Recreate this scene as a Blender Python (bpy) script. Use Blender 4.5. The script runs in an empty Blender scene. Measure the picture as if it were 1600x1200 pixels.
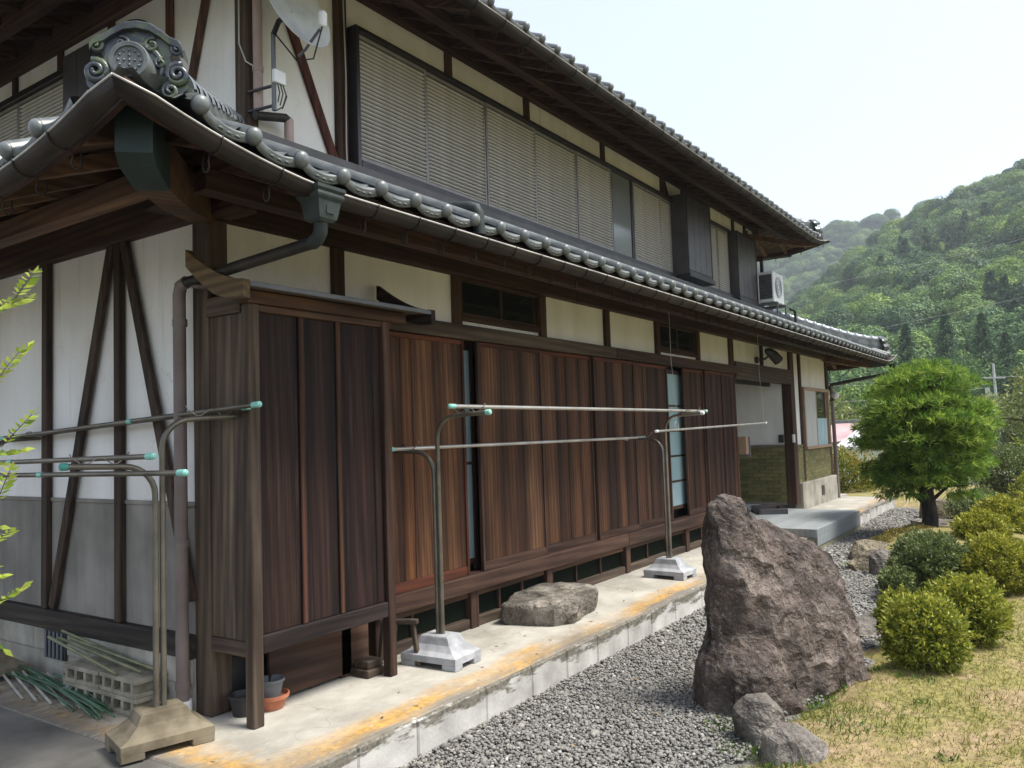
import bpy, math, random
import numpy as np
from mathutils import Vector, Matrix, noise
random.seed(7); RNG = np.random.default_rng(7)
R_ = math.radians
scene = bpy.context.scene
COL = scene.collection

# ---------------------------------------------------------------- camera
CAM = np.array([-2.798, -3.9946, 1.5])
RM = np.array([[0.56584726, -0.82383100, -0.03345682],
               [-0.03262505, -0.06291762, 0.99748533],
               [0.82386436, 0.56333281, 0.06247929]])
FPX = 1264.3
cd = bpy.data.cameras.new('camera'); cd.sensor_width = 36; cd.lens = 36 * FPX / 1600
cd.clip_start = 0.05; cd.clip_end = 3000
cam = bpy.data.objects.new('camera', cd); COL.objects.link(cam)
m3 = Matrix([[RM[0][i], RM[1][i], -RM[2][i]] for i in range(3)])
cam.matrix_world = Matrix.Translation(CAM) @ m3.to_4x4()
scene.camera = cam
scene.render.resolution_x = 1024; scene.render.resolution_y = 768

# ---------------------------------------------------------------- sky, sun, exposure
SUN_EL, SUN_AZ = 62.0, 160.0       # azimuth measured from +Y towards +X
wd = bpy.data.worlds.new('World'); scene.world = wd; wd.use_nodes = True
wn = wd.node_tree.nodes; wl = wd.node_tree.links
sky = wn.new('ShaderNodeTexSky'); sky.sky_type = 'NISHITA'; sky.sun_disc = False
sky.sun_elevation = R_(SUN_EL); sky.sun_rotation = R_(SUN_AZ)
HAZE = .00042
sky.air_density = 1.0; sky.dust_density = 3.0; sky.ozone_density = 1.0; sky.altitude = 200
veil = wn.new('ShaderNodeMix'); veil.data_type = 'RGBA'; veil.inputs[0].default_value = .6   # even thin cloud veil over the whole sky
veil.inputs[7].default_value = (1.85, 1.85, 1.95, 1); wl.new(sky.outputs[0], veil.inputs[6])
wl.new(veil.outputs[2], wn['Background'].inputs[0]); wn['Background'].inputs[1].default_value = 0.15
sd = bpy.data.lights.new('sun', 'SUN'); sd.energy = 2.3; sd.angle = R_(20); sd.color = (1, 0.97, 0.92)
sun = bpy.data.objects.new('sun', sd); COL.objects.link(sun)
dv = Vector((math.sin(R_(SUN_AZ)) * math.cos(R_(SUN_EL)), math.cos(R_(SUN_AZ)) * math.cos(R_(SUN_EL)), math.sin(R_(SUN_EL))))
sun.rotation_euler = dv.to_track_quat('Z', 'Y').to_euler()
vs = scene.view_settings; vs.view_transform = 'Standard'; vs.look = 'None'; vs.gamma = 1.0; vs.exposure = 1.66
try: vs.use_curve_mapping = False
except Exception: pass

# ---------------------------------------------------------------- materials
def srgb(r, g, b):
    f = lambda c: (c / 255 / 12.92) if c / 255 <= 0.04045 else ((c / 255 + 0.055) / 1.055) ** 2.4
    return (f(r), f(g), f(b), 1)
def N(nt, t, **kw):
    n = nt.nodes.new(t)
    for k, v in kw.items(): setattr(n, k, v)
    return n
def base_mat(name):
    m = bpy.data.materials.new(name); m.use_nodes = True
    nt = m.node_tree; b = nt.nodes['Principled BSDF']
    return m, nt, b
def texco(nt, scale=(1, 1, 1), rnd=False):
    tc = N(nt, 'ShaderNodeTexCoord'); mp = N(nt, 'ShaderNodeMapping')
    mp.inputs['Scale'].default_value = scale
    nt.links.new(tc.outputs['Object'], mp.inputs['Vector'])
    if rnd:
        oi = N(nt, 'ShaderNodeObjectInfo'); mu = N(nt, 'ShaderNodeMath', operation='MULTIPLY'); mu.inputs[1].default_value = 57.0
        nt.links.new(oi.outputs['Random'], mu.inputs[0]); nt.links.new(mu.outputs[0], mp.inputs['Location'])
    return mp.outputs[0]
def noise_n(nt, vec, scale, detail=4, rough=.55, dist=0.0):
    n = N(nt, 'ShaderNodeTexNoise'); n.inputs['Scale'].default_value = scale; n.inputs['Detail'].default_value = detail
    n.inputs['Roughness'].default_value = rough; n.inputs['Distortion'].default_value = dist
    nt.links.new(vec, n.inputs['Vector']); return n.outputs['Fac']
def ramp(nt, fac, stops):
    r = N(nt, 'ShaderNodeValToRGB'); e = r.color_ramp.elements
    while len(e) < len(stops): e.new(0.5)
    for el, (p, c) in zip(e, stops):
        el.position = p; el.color = c if len(c) == 4 else (*c, 1)
    nt.links.new(fac, r.inputs[0]); return r.outputs[0]
def mixc(nt, a, b, fac, mode='MIX'):
    n = N(nt, 'ShaderNodeMix', data_type='RGBA', blend_type=mode)
    for s, v in ((n.inputs[0], fac), (n.inputs[6], a), (n.inputs[7], b)):
        if hasattr(v, 'links') or hasattr(v, 'is_output'): nt.links.new(v, s)
        else: s.default_value = v
    return n.outputs[2]
def bumpn(nt, b, h, strength=.3, dist=.01):
    n = N(nt, 'ShaderNodeBump'); n.inputs['Strength'].default_value = strength; n.inputs['Distance'].default_value = dist
    nt.links.new(h, n.inputs['Height']); nt.links.new(n.outputs[0], b.inputs['Normal'])
def simple(name, c1, c2, scale=5, rough=.7, bump=.2, bscale=40, bdist=.005, metal=0, spec=.5, stretch=(1, 1, 1), lo=.35, hi=.65, detail=5, extra=None, rnd=False):
    m, nt, b = base_mat(name); v = texco(nt, stretch, rnd)
    c = ramp(nt, noise_n(nt, v, scale, detail), [(lo, c1), (hi, c2)])
    if extra: c = extra(nt, v, c)
    nt.links.new(c, b.inputs['Base Color'])
    b.inputs['Roughness'].default_value = rough; b.inputs['Metallic'].default_value = metal; b.inputs['Specular IOR Level'].default_value = spec
    if bump: bumpn(nt, b, noise_n(nt, v, bscale, 5), bump, bdist)
    return m
def wood(name, axis, rough=.72, plank=False):
    """weathered timber, tint from the object's colour, grain along axis"""
    m, nt, b = base_mat(name)
    def sc(across, along):
        v = [across] * 3; v[axis] = along; return v
    oi = N(nt, 'ShaderNodeObjectInfo')
    va = texco(nt, sc(4.0, .4), True); vb = texco(nt, sc(15.0, .7), True); vc = texco(nt, sc(60.0, 2.4), True); vd = texco(nt, sc(1.6, .9), True)
    ga = noise_n(nt, va, 1.0, 4, .6, .6); gb = noise_n(nt, vb, 1.0, 5, .6, 1.2); gc = noise_n(nt, vc, 1.0, 3, .6); gd = noise_n(nt, vd, 1.4, 5, .6)
    # heartwood figure: distorted rings stretched along the grain
    w = N(nt, 'ShaderNodeTexWave', wave_type='RINGS', rings_direction='SPHERICAL'); w.inputs['Scale'].default_value = 1.1
    w.inputs['Distortion'].default_value = 5; w.inputs['Detail'].default_value = 2; w.inputs['Detail Scale'].default_value = .8
    nt.links.new(texco(nt, sc(6.5, .33), True), w.inputs['Vector'])
    c = mixc(nt, ramp(nt, ga, [(.3, (.42, .38, .38, 1)), (.7, (1.5, 1.45, 1.4, 1))]), oi.outputs['Color'], 1.0, 'MULTIPLY')
    c = mixc(nt, c, ramp(nt, gb, [(.3, (.68, .66, .65, 1)), (.68, (1.24, 1.22, 1.18, 1))]), .7, 'MULTIPLY')
    c = mixc(nt, c, ramp(nt, w.outputs['Fac'], [(.2, (.6, .54, .5, 1)), (.75, (1.2, 1.16, 1.1, 1))]), .6, 'MULTIPLY')
    c = mixc(nt, c, ramp(nt, gc, [(.35, (.8, .79, .78, 1)), (.65, (1.12, 1.12, 1.12, 1))]), .5, 'MULTIPLY')
    c = mixc(nt, c, ramp(nt, gd, [(.32, (.6, .58, .6, 1)), (.68, (1.25, 1.22, 1.15, 1))]), .7, 'MULTIPLY')
    if plank:
        # water stain that has soaked in along the joints, paler wood in the middle of each board
        tg = N(nt, 'ShaderNodeTexCoord'); sg = N(nt, 'ShaderNodeSeparateXYZ'); nt.links.new(tg.outputs['Generated'], sg.inputs[0])
        d1 = N(nt, 'ShaderNodeMath', operation='SUBTRACT'); nt.links.new(sg.outputs[0], d1.inputs[0]); d1.inputs[1].default_value = .5
        d2 = N(nt, 'ShaderNodeMath', operation='ABSOLUTE'); nt.links.new(d1.outputs[0], d2.inputs[0])
        d3 = N(nt, 'ShaderNodeMath', operation='MULTIPLY_ADD'); nt.links.new(noise_n(nt, texco(nt, sc(3.0, .5), True), 1.2, 4, .6), d3.inputs[0]); d3.inputs[1].default_value = .75; nt.links.new(d2.outputs[0], d3.inputs[2])
        c = mixc(nt, c, ramp(nt, d3.outputs[0], [(.5, (1.25, 1.2, 1.12, 1)), (.86, (.36, .31, .32, 1))]), .9, 'MULTIPLY')
        fig = N(nt, 'ShaderNodeTexWave', wave_type='BANDS', bands_direction='X'); fig.inputs['Scale'].default_value = 1.6; fig.inputs['Distortion'].default_value = 14; fig.inputs['Detail'].default_value = 1.2; fig.inputs['Detail Scale'].default_value = .35
        nt.links.new(texco(nt, sc(7.0, .42), True), fig.inputs['Vector'])
        c = mixc(nt, c, ramp(nt, fig.outputs['Fac'], [(.25, (.62, .55, .5, 1)), (.6, (1.22, 1.14, 1.02, 1))]), .42, 'MULTIPLY')
    # greyed, weathered fibres
    c = mixc(nt, c, (.16, .145, .125, 1), ramp(nt, noise_n(nt, texco(nt, sc(40, 1.1), True), 1.0, 5, .65), [(.58, (0, 0, 0, 1)), (.8, (.25, .25, .25, 1))]))
    nt.links.new(c, b.inputs['Base Color']); b.inputs['Specular IOR Level'].default_value = .25
    r = N(nt, 'ShaderNodeMapRange'); nt.links.new(gd, r.inputs[0]); r.inputs[3].default_value = rough - .12; r.inputs[4].default_value = rough + .15
    nt.links.new(r.outputs[0], b.inputs['Roughness'])
    a = N(nt, 'ShaderNodeMath', operation='ADD'); nt.links.new(gb, a.inputs[0]); nt.links.new(gc, a.inputs[1])
    bumpn(nt, b, a.outputs[0], .5, .004)
    return m
MT = {}
MT['plank'] = wood('plank_grain', 2, plank=True)
MT['wood_x'] = wood('timber_grain_x', 0); MT['wood_y'] = wood('timber_grain_y', 1); MT['wood_z'] = wood('timber_grain_z', 2)
def plaster_extra(nt, v, c):
    n = noise_n(nt, texco(nt, (2.5, 2.5, .35)), 1.6, 5)
    c = mixc(nt, c, ramp(nt, n, [(.3, (.86, .845, .8, 1)), (.6, (1, 1, 1, 1))]), .85, 'MULTIPLY')
    dr = noise_n(nt, texco(nt, (14, 14, .5)), 1.3, 5, .6)
    c = mixc(nt, c, (.42, .39, .32, 1), ramp(nt, dr, [(.62, (0, 0, 0, 1)), (.76, (.4, .4, .4, 1))]))
    vo = N(nt, 'ShaderNodeTexVoronoi', feature='DISTANCE_TO_EDGE'); vo.inputs['Scale'].default_value = 1.3
    wv = N(nt, 'ShaderNodeVectorMath', operation='ADD'); nx = N(nt, 'ShaderNodeTexNoise'); nx.inputs['Scale'].default_value = 2.5; nt.links.new(v, nx.inputs['Vector']); nt.links.new(nx.outputs['Color'], wv.inputs[0]); nt.links.new(v, wv.inputs[1]); nt.links.new(wv.outputs[0], vo.inputs['Vector'])
    return mixc(nt, c, (.38, .35, .3, 1), ramp(nt, vo.outputs['Distance'], [(.0, (.3, .3, .3, 1)), (.004, (0, 0, 0, 1))]))
MT['plaster'] = simple('lime_plaster', (.75, .745, .72), (.83, .825, .8), 2.0, .9, .12, 60, .002, extra=plaster_extra)
def cem_extra(nt, v, c):
    n = noise_n(nt, texco(nt, (6, 6, .6)), 1.5, 5)
    return mixc(nt, c, ramp(nt, n, [(.35, (.7, .7, .7, 1)), (.65, (1.1, 1.1, 1.1, 1))]), .6, 'MULTIPLY')
MT['cement'] = simple('grey_cement_render', (.18, .168, .145), (.265, .248, .215), 2.5, .9, .2, 50, .003, extra=cem_extra)
MT['foundation'] = simple('foundation_concrete', (.24, .222, .18), (.42, .395, .33), 3, .92, .35, 35, .006, extra=cem_extra)
def curb_extra(nt, v, c):
    # soot and lichen stain with ragged lower edge running along the top of the kerb
    sx = N(nt, 'ShaderNodeSeparateXYZ'); tc = N(nt, 'ShaderNodeTexCoord'); nt.links.new(tc.outputs['Object'], sx.inputs[0])
    n = noise_n(nt, texco(nt, (2.3, 2.3, 9)), 2.0, 6, .65)
    a = N(nt, 'ShaderNodeMath', operation='MULTIPLY_ADD'); nt.links.new(n, a.inputs[0]); a.inputs[1].default_value = .42; nt.links.new(sx.outputs[2], a.inputs[2])
    f = ramp(nt, a.outputs[0], [(.135, (0, 0, 0, 1)), (.17, (1, 1, 1, 1))])
    c = mixc(nt, c, ramp(nt, noise_n(nt, v, 40, 4), [(.3, (.07, .065, .05, 1)), (.7, (.19, .17, .13, 1))]), f)
    return c
MT['kerb'] = simple('kerb_concrete', (.3, .29, .26), (.5, .485, .44), 4, .92, .4, 45, .006, extra=curb_extra)
def apron_extra(nt, v, c):
    tc = N(nt, 'ShaderNodeTexCoord'); sx = N(nt, 'ShaderNodeSeparateXYZ'); nt.links.new(tc.outputs['Object'], sx.inputs[0])
    n1 = noise_n(nt, texco(nt, (1.0, 5, 1)), 2.4, 6, .62); n2 = noise_n(nt, texco(nt, (.8, .8, 1)), 1.1, 4)
    d = N(nt, 'ShaderNodeMath', operation='MULTIPLY_ADD'); nt.links.new(n1, d.inputs[0]); d.inputs[1].default_value = .28; nt.links.new(sx.outputs[1], d.inputs[2])
    # distance in from the outer edge: dark algae band, orange lichen, clean concrete
    e = N(nt, 'ShaderNodeMath', operation='MULTIPLY_ADD'); nt.links.new(n2, e.inputs[0]); e.inputs[1].default_value = .34; nt.links.new(d.outputs[0], e.inputs[2])
    mr = N(nt, 'ShaderNodeMapRange'); nt.links.new(e.outputs[0], mr.inputs[0]); mr.inputs[1].default_value = -.73; mr.inputs[2].default_value = -.07
    # left-hand side strip beside the end wall has the same stain following x
    dx = N(nt, 'ShaderNodeMath', operation='MULTIPLY_ADD'); nt.links.new(n1, dx.inputs[0]); dx.inputs[1].default_value = .3; nt.links.new(sx.outputs[0], dx.inputs[2])
    mx = N(nt, 'ShaderNodeMapRange'); nt.links.new(dx.outputs[0], mx.inputs[0]); mx.inputs[1].default_value = -.37; mx.inputs[2].default_value = .3
    mn = N(nt, 'ShaderNodeMath', operation='MINIMUM'); nt.links.new(mr.outputs[0], mn.inputs[0]); nt.links.new(mx.outputs[0], mn.inputs[1])
    f1 = ramp(nt, mn.outputs[0], [(.0, (1, 1, 1, 1)), (.16, (.75, .75, .75, 1)), (.34, (0, 0, 0, 1))])
    fo = ramp(nt, mn.outputs[0], [(.06, (0, 0, 0, 1)), (.2, (.95, .95, .95, 1)), (.34, (.6, .6, .6, 1)), (.52, (0, 0, 0, 1))])
    fo = mixc(nt, fo, ramp(nt, noise_n(nt, texco(nt, (1.2, 3.2, 1)), 1.6, 7, .7), [(.32, (.4, .4, .4, 1)), (.52, (1.1, 1.1, 1.1, 1))]), 1.0, 'MULTIPLY')
    fo = mixc(nt, fo, ramp(nt, noise_n(nt, texco(nt, (.55, .55, 1)), 1.3, 3, .6), [(.42, (.08, .08, .08, 1)), (.58, (1, 1, 1, 1))]), .9, 'MULTIPLY')
    c = mixc(nt, c, (.15, .135, .11, 1), f1)
    c = mixc(nt, c, ramp(nt, noise_n(nt, texco(nt), 22, 5, .7), [(.35, (.27, .16, .05, 1)), (.62, (.5, .29, .06, 1))]), fo)
    # pale scuffs, dark grit and hairline cracks
    sp = ramp(nt, noise_n(nt, texco(nt, (9, 30, 1)), 1.5, 3), [(.62, (0, 0, 0, 1)), (.72, (.6, .6, .6, 1))])
    c = mixc(nt, c, (.5, .47, .4, 1), sp)
    big = ramp(nt, noise_n(nt, texco(nt, (1, 1.6, 1)), 1.7, 7, .7), [(.36, (.68, .66, .62, 1)), (.6, (1.08, 1.07, 1.05, 1))])
    c = mixc(nt, c, big, .8, 'MULTIPLY')
    gr = ramp(nt, noise_n(nt, texco(nt), 75, 2, .5), [(.68, (0, 0, 0, 1)), (.74, (.55, .55, .55, 1))])
    c = mixc(nt, c, (.12, .1, .08, 1), gr)
    vo = N(nt, 'ShaderNodeTexVoronoi', feature='DISTANCE_TO_EDGE'); vo.inputs['Scale'].default_value = .9
    wv = N(nt, 'ShaderNodeVectorMath', operation='ADD'); nx = N(nt, 'ShaderNodeTexNoise'); nx.inputs['Scale'].default_value = 3; nt.links.new(texco(nt), nx.inputs['Vector']); nt.links.new(nx.outputs['Color'], wv.inputs[0]); nt.links.new(texco(nt), wv.inputs[1]); nt.links.new(wv.outputs[0], vo.inputs['Vector'])
    c = mixc(nt, c, (.16, .14, .11, 1), ramp(nt, vo.outputs['Distance'], [(.0, (.6, .6, .6, 1)), (.006, (0, 0, 0, 1))]))
    return c
MT['apron'] = simple('apron_concrete', (.29, .275, .235), (.385, .367, .318), 2.2, .9, .25, 60, .003, extra=apron_extra)
MT['drive'] = simple('dark_old_concrete', (.065, .062, .053), (.16, .15, .13), 2.2, .9, .5, 60, .004, detail=9)
MT['kawara'] = simple('smoked_roof_tile', (.05, .057, .056), (.135, .148, .142), 7, .4, .25, 45, .003, spec=.5)
def moss_extra(nt, v, c):
    n = noise_n(nt, v, 14, 5, .6)
    return mixc(nt, c, (.085, .11, .05, 1), ramp(nt, n, [(.47, (0, 0, 0, 1)), (.6, (.85, .85, .85, 1))]))
MT['kawara_gloss'] = simple('glazed_ridge_tile', (.1, .115, .125), (.2, .22, .235), 9, .24, .1, 60, .002, spec=.9)
MT['pipe_pink'] = simple('faded_pink_downpipe', (.32, .235, .2), (.42, .32, .28), 3, .55, .05)
MT['kawara_moss'] = simple('mossy_ridge_tile', (.022, .027, .034), (.07, .08, .092), 12, .3, .5, 90, .003, spec=.55, extra=moss_extra)
MT['gutter'] = simple('brown_gutter_plastic', (.016, .012, .01), (.036, .028, .023), 4, .58, .15, 30, .002, spec=.25)
MT['gutter_wire'] = simple('gutter_wire_steel', (.3, .29, .26), (.5, .48, .44), 8, .45, 0, metal=.3)
MT['hopper'] = simple('green_grey_hopper_plastic', (.02, .027, .025), (.042, .052, .048), 8, .6, .1, spec=.2)
MT['pipe'] = simple('rose_grey_downpipe', (.13, .1, .088), (.2, .16, .145), 2.5, .55, .08)
MT['pipe_dark'] = simple('dark_downpipe', (.016, .014, .012), (.042, .037, .031), 5, .55, .08, spec=.25)
MT['copper'] = simple('green_copper_sheet', (.007, .016, .013), (.016, .03, .025), 3, .5, .08, spec=.35)
MT['alu'] = simple('bronze_grey_shutter_metal', (.43, .415, .385), (.53, .515, .48), 7, .5, .06, spec=.5)
MT['alu_frame'] = simple('shutter_frame_metal', (.19, .185, .18), (.26, .25, .245), 6, .45, .05)
MT['dark_metal'] = simple('black_brown_metal', (.012, .01, .012), (.03, .026, .028), 6, .4, .05, spec=.5)
MT['flash'] = simple('blue_grey_flashing', (.09, .1, .115), (.14, .15, .165), 3, .5, .05)
MT['steel'] = simple('stainless_steel_tube', (.2, .18, .155), (.34, .31, .27), 5, .34, .05, metal=.85)
MT['pole'] = simple('satin_pole_steel', (.4, .38, .34), (.58, .56, .52), 5, .38, .03, metal=.7)
MT['pole_brown'] = simple('bronze_pole_steel', (.1, .09, .07), (.19, .17, .13), 5, .38, .03, metal=.5)
MT['mint'] = simple('mint_plastic', (.18, .46, .38), (.26, .56, .47), 6, .5, .05)
MT['green_cap'] = simple('green_plastic', (.03, .22, .17), (.05, .29, .23), 6, .5, .05)
MT['white_plastic'] = simple('white_plastic', (.66, .67, .66), (.76, .77, .76), 5, .45, .03)
MT['dish'] = simple('white_dish_enamel', (.5, .53, .54), (.68, .71, .7), 5, .45, .05)
MT['black_plastic'] = simple('black_plastic', (.012, .012, .013), (.03, .03, .03), 6, .5, .05)
MT['base_white'] = simple('pale_concrete_weight', (.21, .215, .22), (.38, .385, .39), 8, .8, .3, 50, .004)
MT['base_tan'] = simple('stained_concrete_weight', (.09, .072, .042), (.19, .16, .105), 7, .85, .3, 60, .004)
MT['block'] = simple('hollow_block_concrete', (.17, .155, .115), (.33, .3, .225), 9, .95, .6, 70, .006)
MT['terracotta'] = simple('terracotta', (.32, .1, .05), (.42, .16, .08), 8, .8, .1)
MT['grey_pot'] = simple('grey_plastic_pot', (.1, .11, .11), (.16, .17, .17), 8, .6, .05)
MT['bamboo'] = simple('green_stake_plastic', (.025, .075, .035), (.06, .14, .07), 6, .5, .1)
MT['bamboo_olive'] = simple('olive_cane', (.12, .13, .06), (.22, .22, .11), 6, .55, .1)
MT['bamboo_grey'] = simple('weathered_cane', (.28, .27, .23), (.42, .4, .35), 6, .7, .1)
MT['porch_tile'] = simple('blue_grey_porch_tile', (.2, .22, .222), (.27, .288, .285), 3, .5, .1, 60, .002)
MT['brown_alu'] = simple('tan_window_frame', (.3, .2, .13), (.38, .26, .17), 4, .45, .05)
MT['wire'] = simple('grey_cable', (.25, .27, .28), (.35, .36, .37), 4, .5, 0)
MT['black_wire'] = simple('black_cable', (.012, .012, .012), (.025, .025, .025), 4, .5, 0)
MT['pale_cord'] = simple('pale_cord', (.45, .43, .4), (.55, .53, .5), 4, .6, 0)
MT['bronze'] = simple('dark_shutter_box_metal', (.042, .038, .041), (.075, .069, .072), 3, .38, .05, spec=.5)
def brick_mat(name, ca, cb):
    m, nt, b = base_mat(name); oi = N(nt, 'ShaderNodeObjectInfo'); v = texco(nt)
    c = ramp(nt, oi.outputs['Random'], [(0, ca), (1, cb)])
    c = mixc(nt, c, ramp(nt, noise_n(nt, v, 30, 4), [(.3, (.75, .75, .75, 1)), (.7, (1.2, 1.2, 1.2, 1))]), 1.0, 'MULTIPLY')
    nt.links.new(c, b.inputs['Base Color']); b.inputs['Roughness'].default_value = .45
    bumpn(nt, b, noise_n(nt, v, 80, 3), .2, .002); return m
MT['olive_tile'] = brick_mat('olive_wall_tile', (.1, .1, .035, 1), (.21, .19, .075, 1))
MT['mortar'] = simple('tile_mortar', (.16, .15, .09), (.22, .2, .13), 20, .9, .2)
def glass(name, col, rough=.06, spec=.6):
    m, nt, b = base_mat(name); b.inputs['Base Color'].default_value = col; b.inputs['Roughness'].default_value = rough
    b.inputs['Specular IOR Level'].default_value = spec; return m
MT['dark_glass'] = glass('dark_window_glass', (.012, .016, .016, 1), .04, .7)
MT['grey_glass'] = glass('grey_window_glass', (.17, .185, .185, 1), .1, .6)
MT['frost'] = simple('frosted_glass', (.22, .34, .36), (.31, .43, .45), 1.5, .35, .1, 120, .001, spec=.5)
MT['curtain'] = simple('pale_curtain', (.42, .42, .4), (.52, .52, .5), 6, .8, .1, 10, .01, stretch=(6, 6, .3))
MT['blue_curtain'] = simple('pale_blue_curtain', (.3, .44, .48), (.4, .53, .56), 6, .8, .1, 10, .01, stretch=(6, 6, .3))

# ---------------------------------------------------------------- mesh helpers
class MB:
    def __init__(s): s.v = []; s.f = []
    def add(s, vs, fs):
        o = len(s.v); s.v += [tuple(map(float, p)) for p in vs]; s.f += [tuple(i + o for i in q) for q in fs]; return s
    def box(s, x0, x1, y0, y1, z0, z1, c=.004):
        """chamfered box"""
        if c <= 0:
            P = [(x, y, z) for x in (x0, x1) for y in (y0, y1) for z in (z0, z1)]
            return s.add(P, [(0, 1, 3, 2), (4, 6, 7, 5), (0, 4, 5, 1), (2, 3, 7, 6), (0, 2, 6, 4), (1, 5, 7, 3)])
        ctr = ((x0 + x1) / 2, (y0 + y1) / 2, (z0 + z1) / 2); h = (abs(x1 - x0) / 2, abs(y1 - y0) / 2, abs(z1 - z0) / 2)
        return s.obox(ctr, (1, 0, 0), (0, 1, 0), (0, 0, 1), h, c)
    def obox(s, ctr, ax, ay, az, h, c=.004):
        c = min(c, min(h) * .6); V = {}; vs = []
        ctr = np.array(ctr, float); A = [np.array(a, float) for a in (ax, ay, az)]
        for sx in (-1, 1):
            for sy in (-1, 1):
                for sz in (-1, 1):
                    for k in range(3):
                        d = [h[0], h[1], h[2]]
                        for j in range(3):
                            if j != k: d[j] -= c
                        sg = (sx, sy, sz)
                        V[(sx, sy, sz, k)] = len(vs); vs.append(ctr + sum(sg[j] * d[j] * A[j] for j in range(3)))
        fs = []
        for k in range(3):
            i, j = [(1, 2), (2, 0), (0, 1)][k]
            for sg in (-1, 1):
                q = []
                for (a, b) in ((-1, -1), (1, -1), (1, 1), (-1, 1)):
                    t = [0, 0, 0]; t[k] = sg; t[i] = a; t[j] = b; q.append(V[(*t, k)])
                fs.append(tuple(q if sg > 0 else q[::-1]))
        for k in range(3):      # edges along axis k
            i, j = [(1, 2), (2, 0), (0, 1)][k]
            for a in (-1, 1):
                for b in (-1, 1):
                    t0 = [0, 0, 0]; t0[i] = a; t0[j] = b; t1 = list(t0); t0[k] = -1; t1[k] = 1
                    q = [V[(*t0, i)], V[(*t1, i)], V[(*t1, j)], V[(*t0, j)]]
                    fs.append(tuple(q if a * b < 0 else q[::-1]))
        for sx in (-1, 1):
            for sy in (-1, 1):
                for sz in (-1, 1):
                    q = [V[(sx, sy, sz, k)] for k in range(3)]
                    fs.append(tuple(q if sx * sy * sz > 0 else q[::-1]))
        return s.add(vs, fs)
    def bar(s, p, q, w, h, up=(0, 0, 1), c=.004):
        p = Vector(p); q = Vector(q); d = (q - p); L = d.length; d.normalize(); u = Vector(up)
        a = d.cross(u); a = a.normalized() if a.length > 1e-5 else Vector((1, 0, 0)); u = a.cross(d)
        return s.obox((p + q) / 2, d, a, u, (L / 2, w / 2, h / 2), c)
    def tube(s, path, r, n=8, cap=True):
        P = [Vector(p) for p in path]; rr = r if hasattr(r, '__len__') else [r] * len(P); o = len(s.v); prev = None; vs = []
        for i, p in enumerate(P):
            d = (P[min(i + 1, len(P) - 1)] - P[max(i - 1, 0)]).normalized()
            if prev is None:
                a = d.orthogonal().normalized()
            else:
                a = prev - d * prev.dot(d); a = a.normalized() if a.length > 1e-6 else d.orthogonal().normalized()
            prev = a; b = d.cross(a)
            for k in range(n):
                t = 2 * math.pi * k / n; vs.append(p + (a * math.cos(t) + b * math.sin(t)) * rr[i])
        fs = []
        for i in range(len(P) - 1):
            for k in range(n): fs.append((i * n + k, i * n + (k + 1) % n, (i + 1) * n + (k + 1) % n, (i + 1) * n + k))
        if cap: fs += [tuple(range(n))[::-1], tuple(range((len(P) - 1) * n, len(P) * n))]
        return s.add(vs, fs)
    def sphere(s, c, r, nu=10, nv=7, zmin=-1):
        c = np.array(c, float); r = np.array(r if hasattr(r, '__len__') else [r] * 3); vs = []; fs = []
        for j in range(nv + 1):
            ph = -math.pi / 2 + math.pi * j / nv
            for i in range(nu):
                th = 2 * math.pi * i / nu
                vs.append(c + r * np.array([math.cos(ph) * math.cos(th), math.cos(ph) * math.sin(th), max(zmin, math.sin(ph))]))
        for j in range(nv):
            for i in range(nu): fs.append((j * nu + i, j * nu + (i + 1) % nu, (j + 1) * nu + (i + 1) % nu, (j + 1) * nu + i))
        return s.add(vs, fs)
    def lathe(s, prof, c=(0, 0, 0), n=20):
        vs = []; fs = []
        for (r, z) in prof:
            for k in range(n):
                t = 2 * math.pi * k / n; vs.append((c[0] + r * math.cos(t), c[1] + r * math.sin(t), c[2] + z))
        for j in range(len(prof) - 1):
            for k in range(n): fs.append((j * n + k, j * n + (k + 1) % n, (j + 1) * n + (k + 1) % n, (j + 1) * n + k))
        return s.add(vs, fs)
    def extrude(s, poly, O, U, V, W, t):
        """polygon (u,v) in plane O,U,V extruded by t along W"""
        O, U, V, W = [np.array(a, float) for a in (O, U, V, W)]; n = len(poly)
        a = [O + u * U + v * V for u, v in poly]; b = [p + W * t for p in a]
        fs = [tuple(range(n)), tuple(range(n, 2 * n))[::-1]] + [(i, i + n, (i + 1) % n + n, (i + 1) % n) for i in range(n)]
        return s.add(a + b, fs)
    def build(s, name, mat, parent=None, color=None, smooth=False, M=None):
        me = bpy.data.meshes.new(name); me.from_pydata(s.v, [], s.f); me.update()
        return link(me, name, mat, parent, color, smooth, M)
def link(me, name, mat, parent=None, color=None, smooth=False, M=None):
    if mat is not None and not me.materials: me.materials.append(MT[mat] if isinstance(mat, str) else mat)
    if smooth:
        me.polygons.foreach_set('use_smooth', [True] * len(me.polygons))
        if smooth == 'auto':
            try: me.set_sharp_from_angle(angle=R_(38))
            except Exception: pass
    o = bpy.data.objects.new(name, me); COL.objects.link(o)
    if parent is not None: o.parent = parent
    if color is not None: o.color = (*color, 1) if len(color) == 3 else color
    if M is not None: o.matrix_local = M
    return o
def thing(name, label, cat, group=None, loc=(0, 0, 0)):
    o = bpy.data.objects.new(name, None); COL.objects.link(o); o.location = loc; o.empty_display_size = .1
    return tag(o, label, cat, group)
def tag(o, label=None, cat=None, group=None, kind=None):
    if label: o['label'] = label
    if cat: o['category'] = cat
    if group: o['group'] = group
    if kind: o['kind'] = kind
    return o
def part(name, parent, mat='wood_z', loc=None):   # an empty-free way to get a sub-assembly mesh
    return MB()
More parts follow.
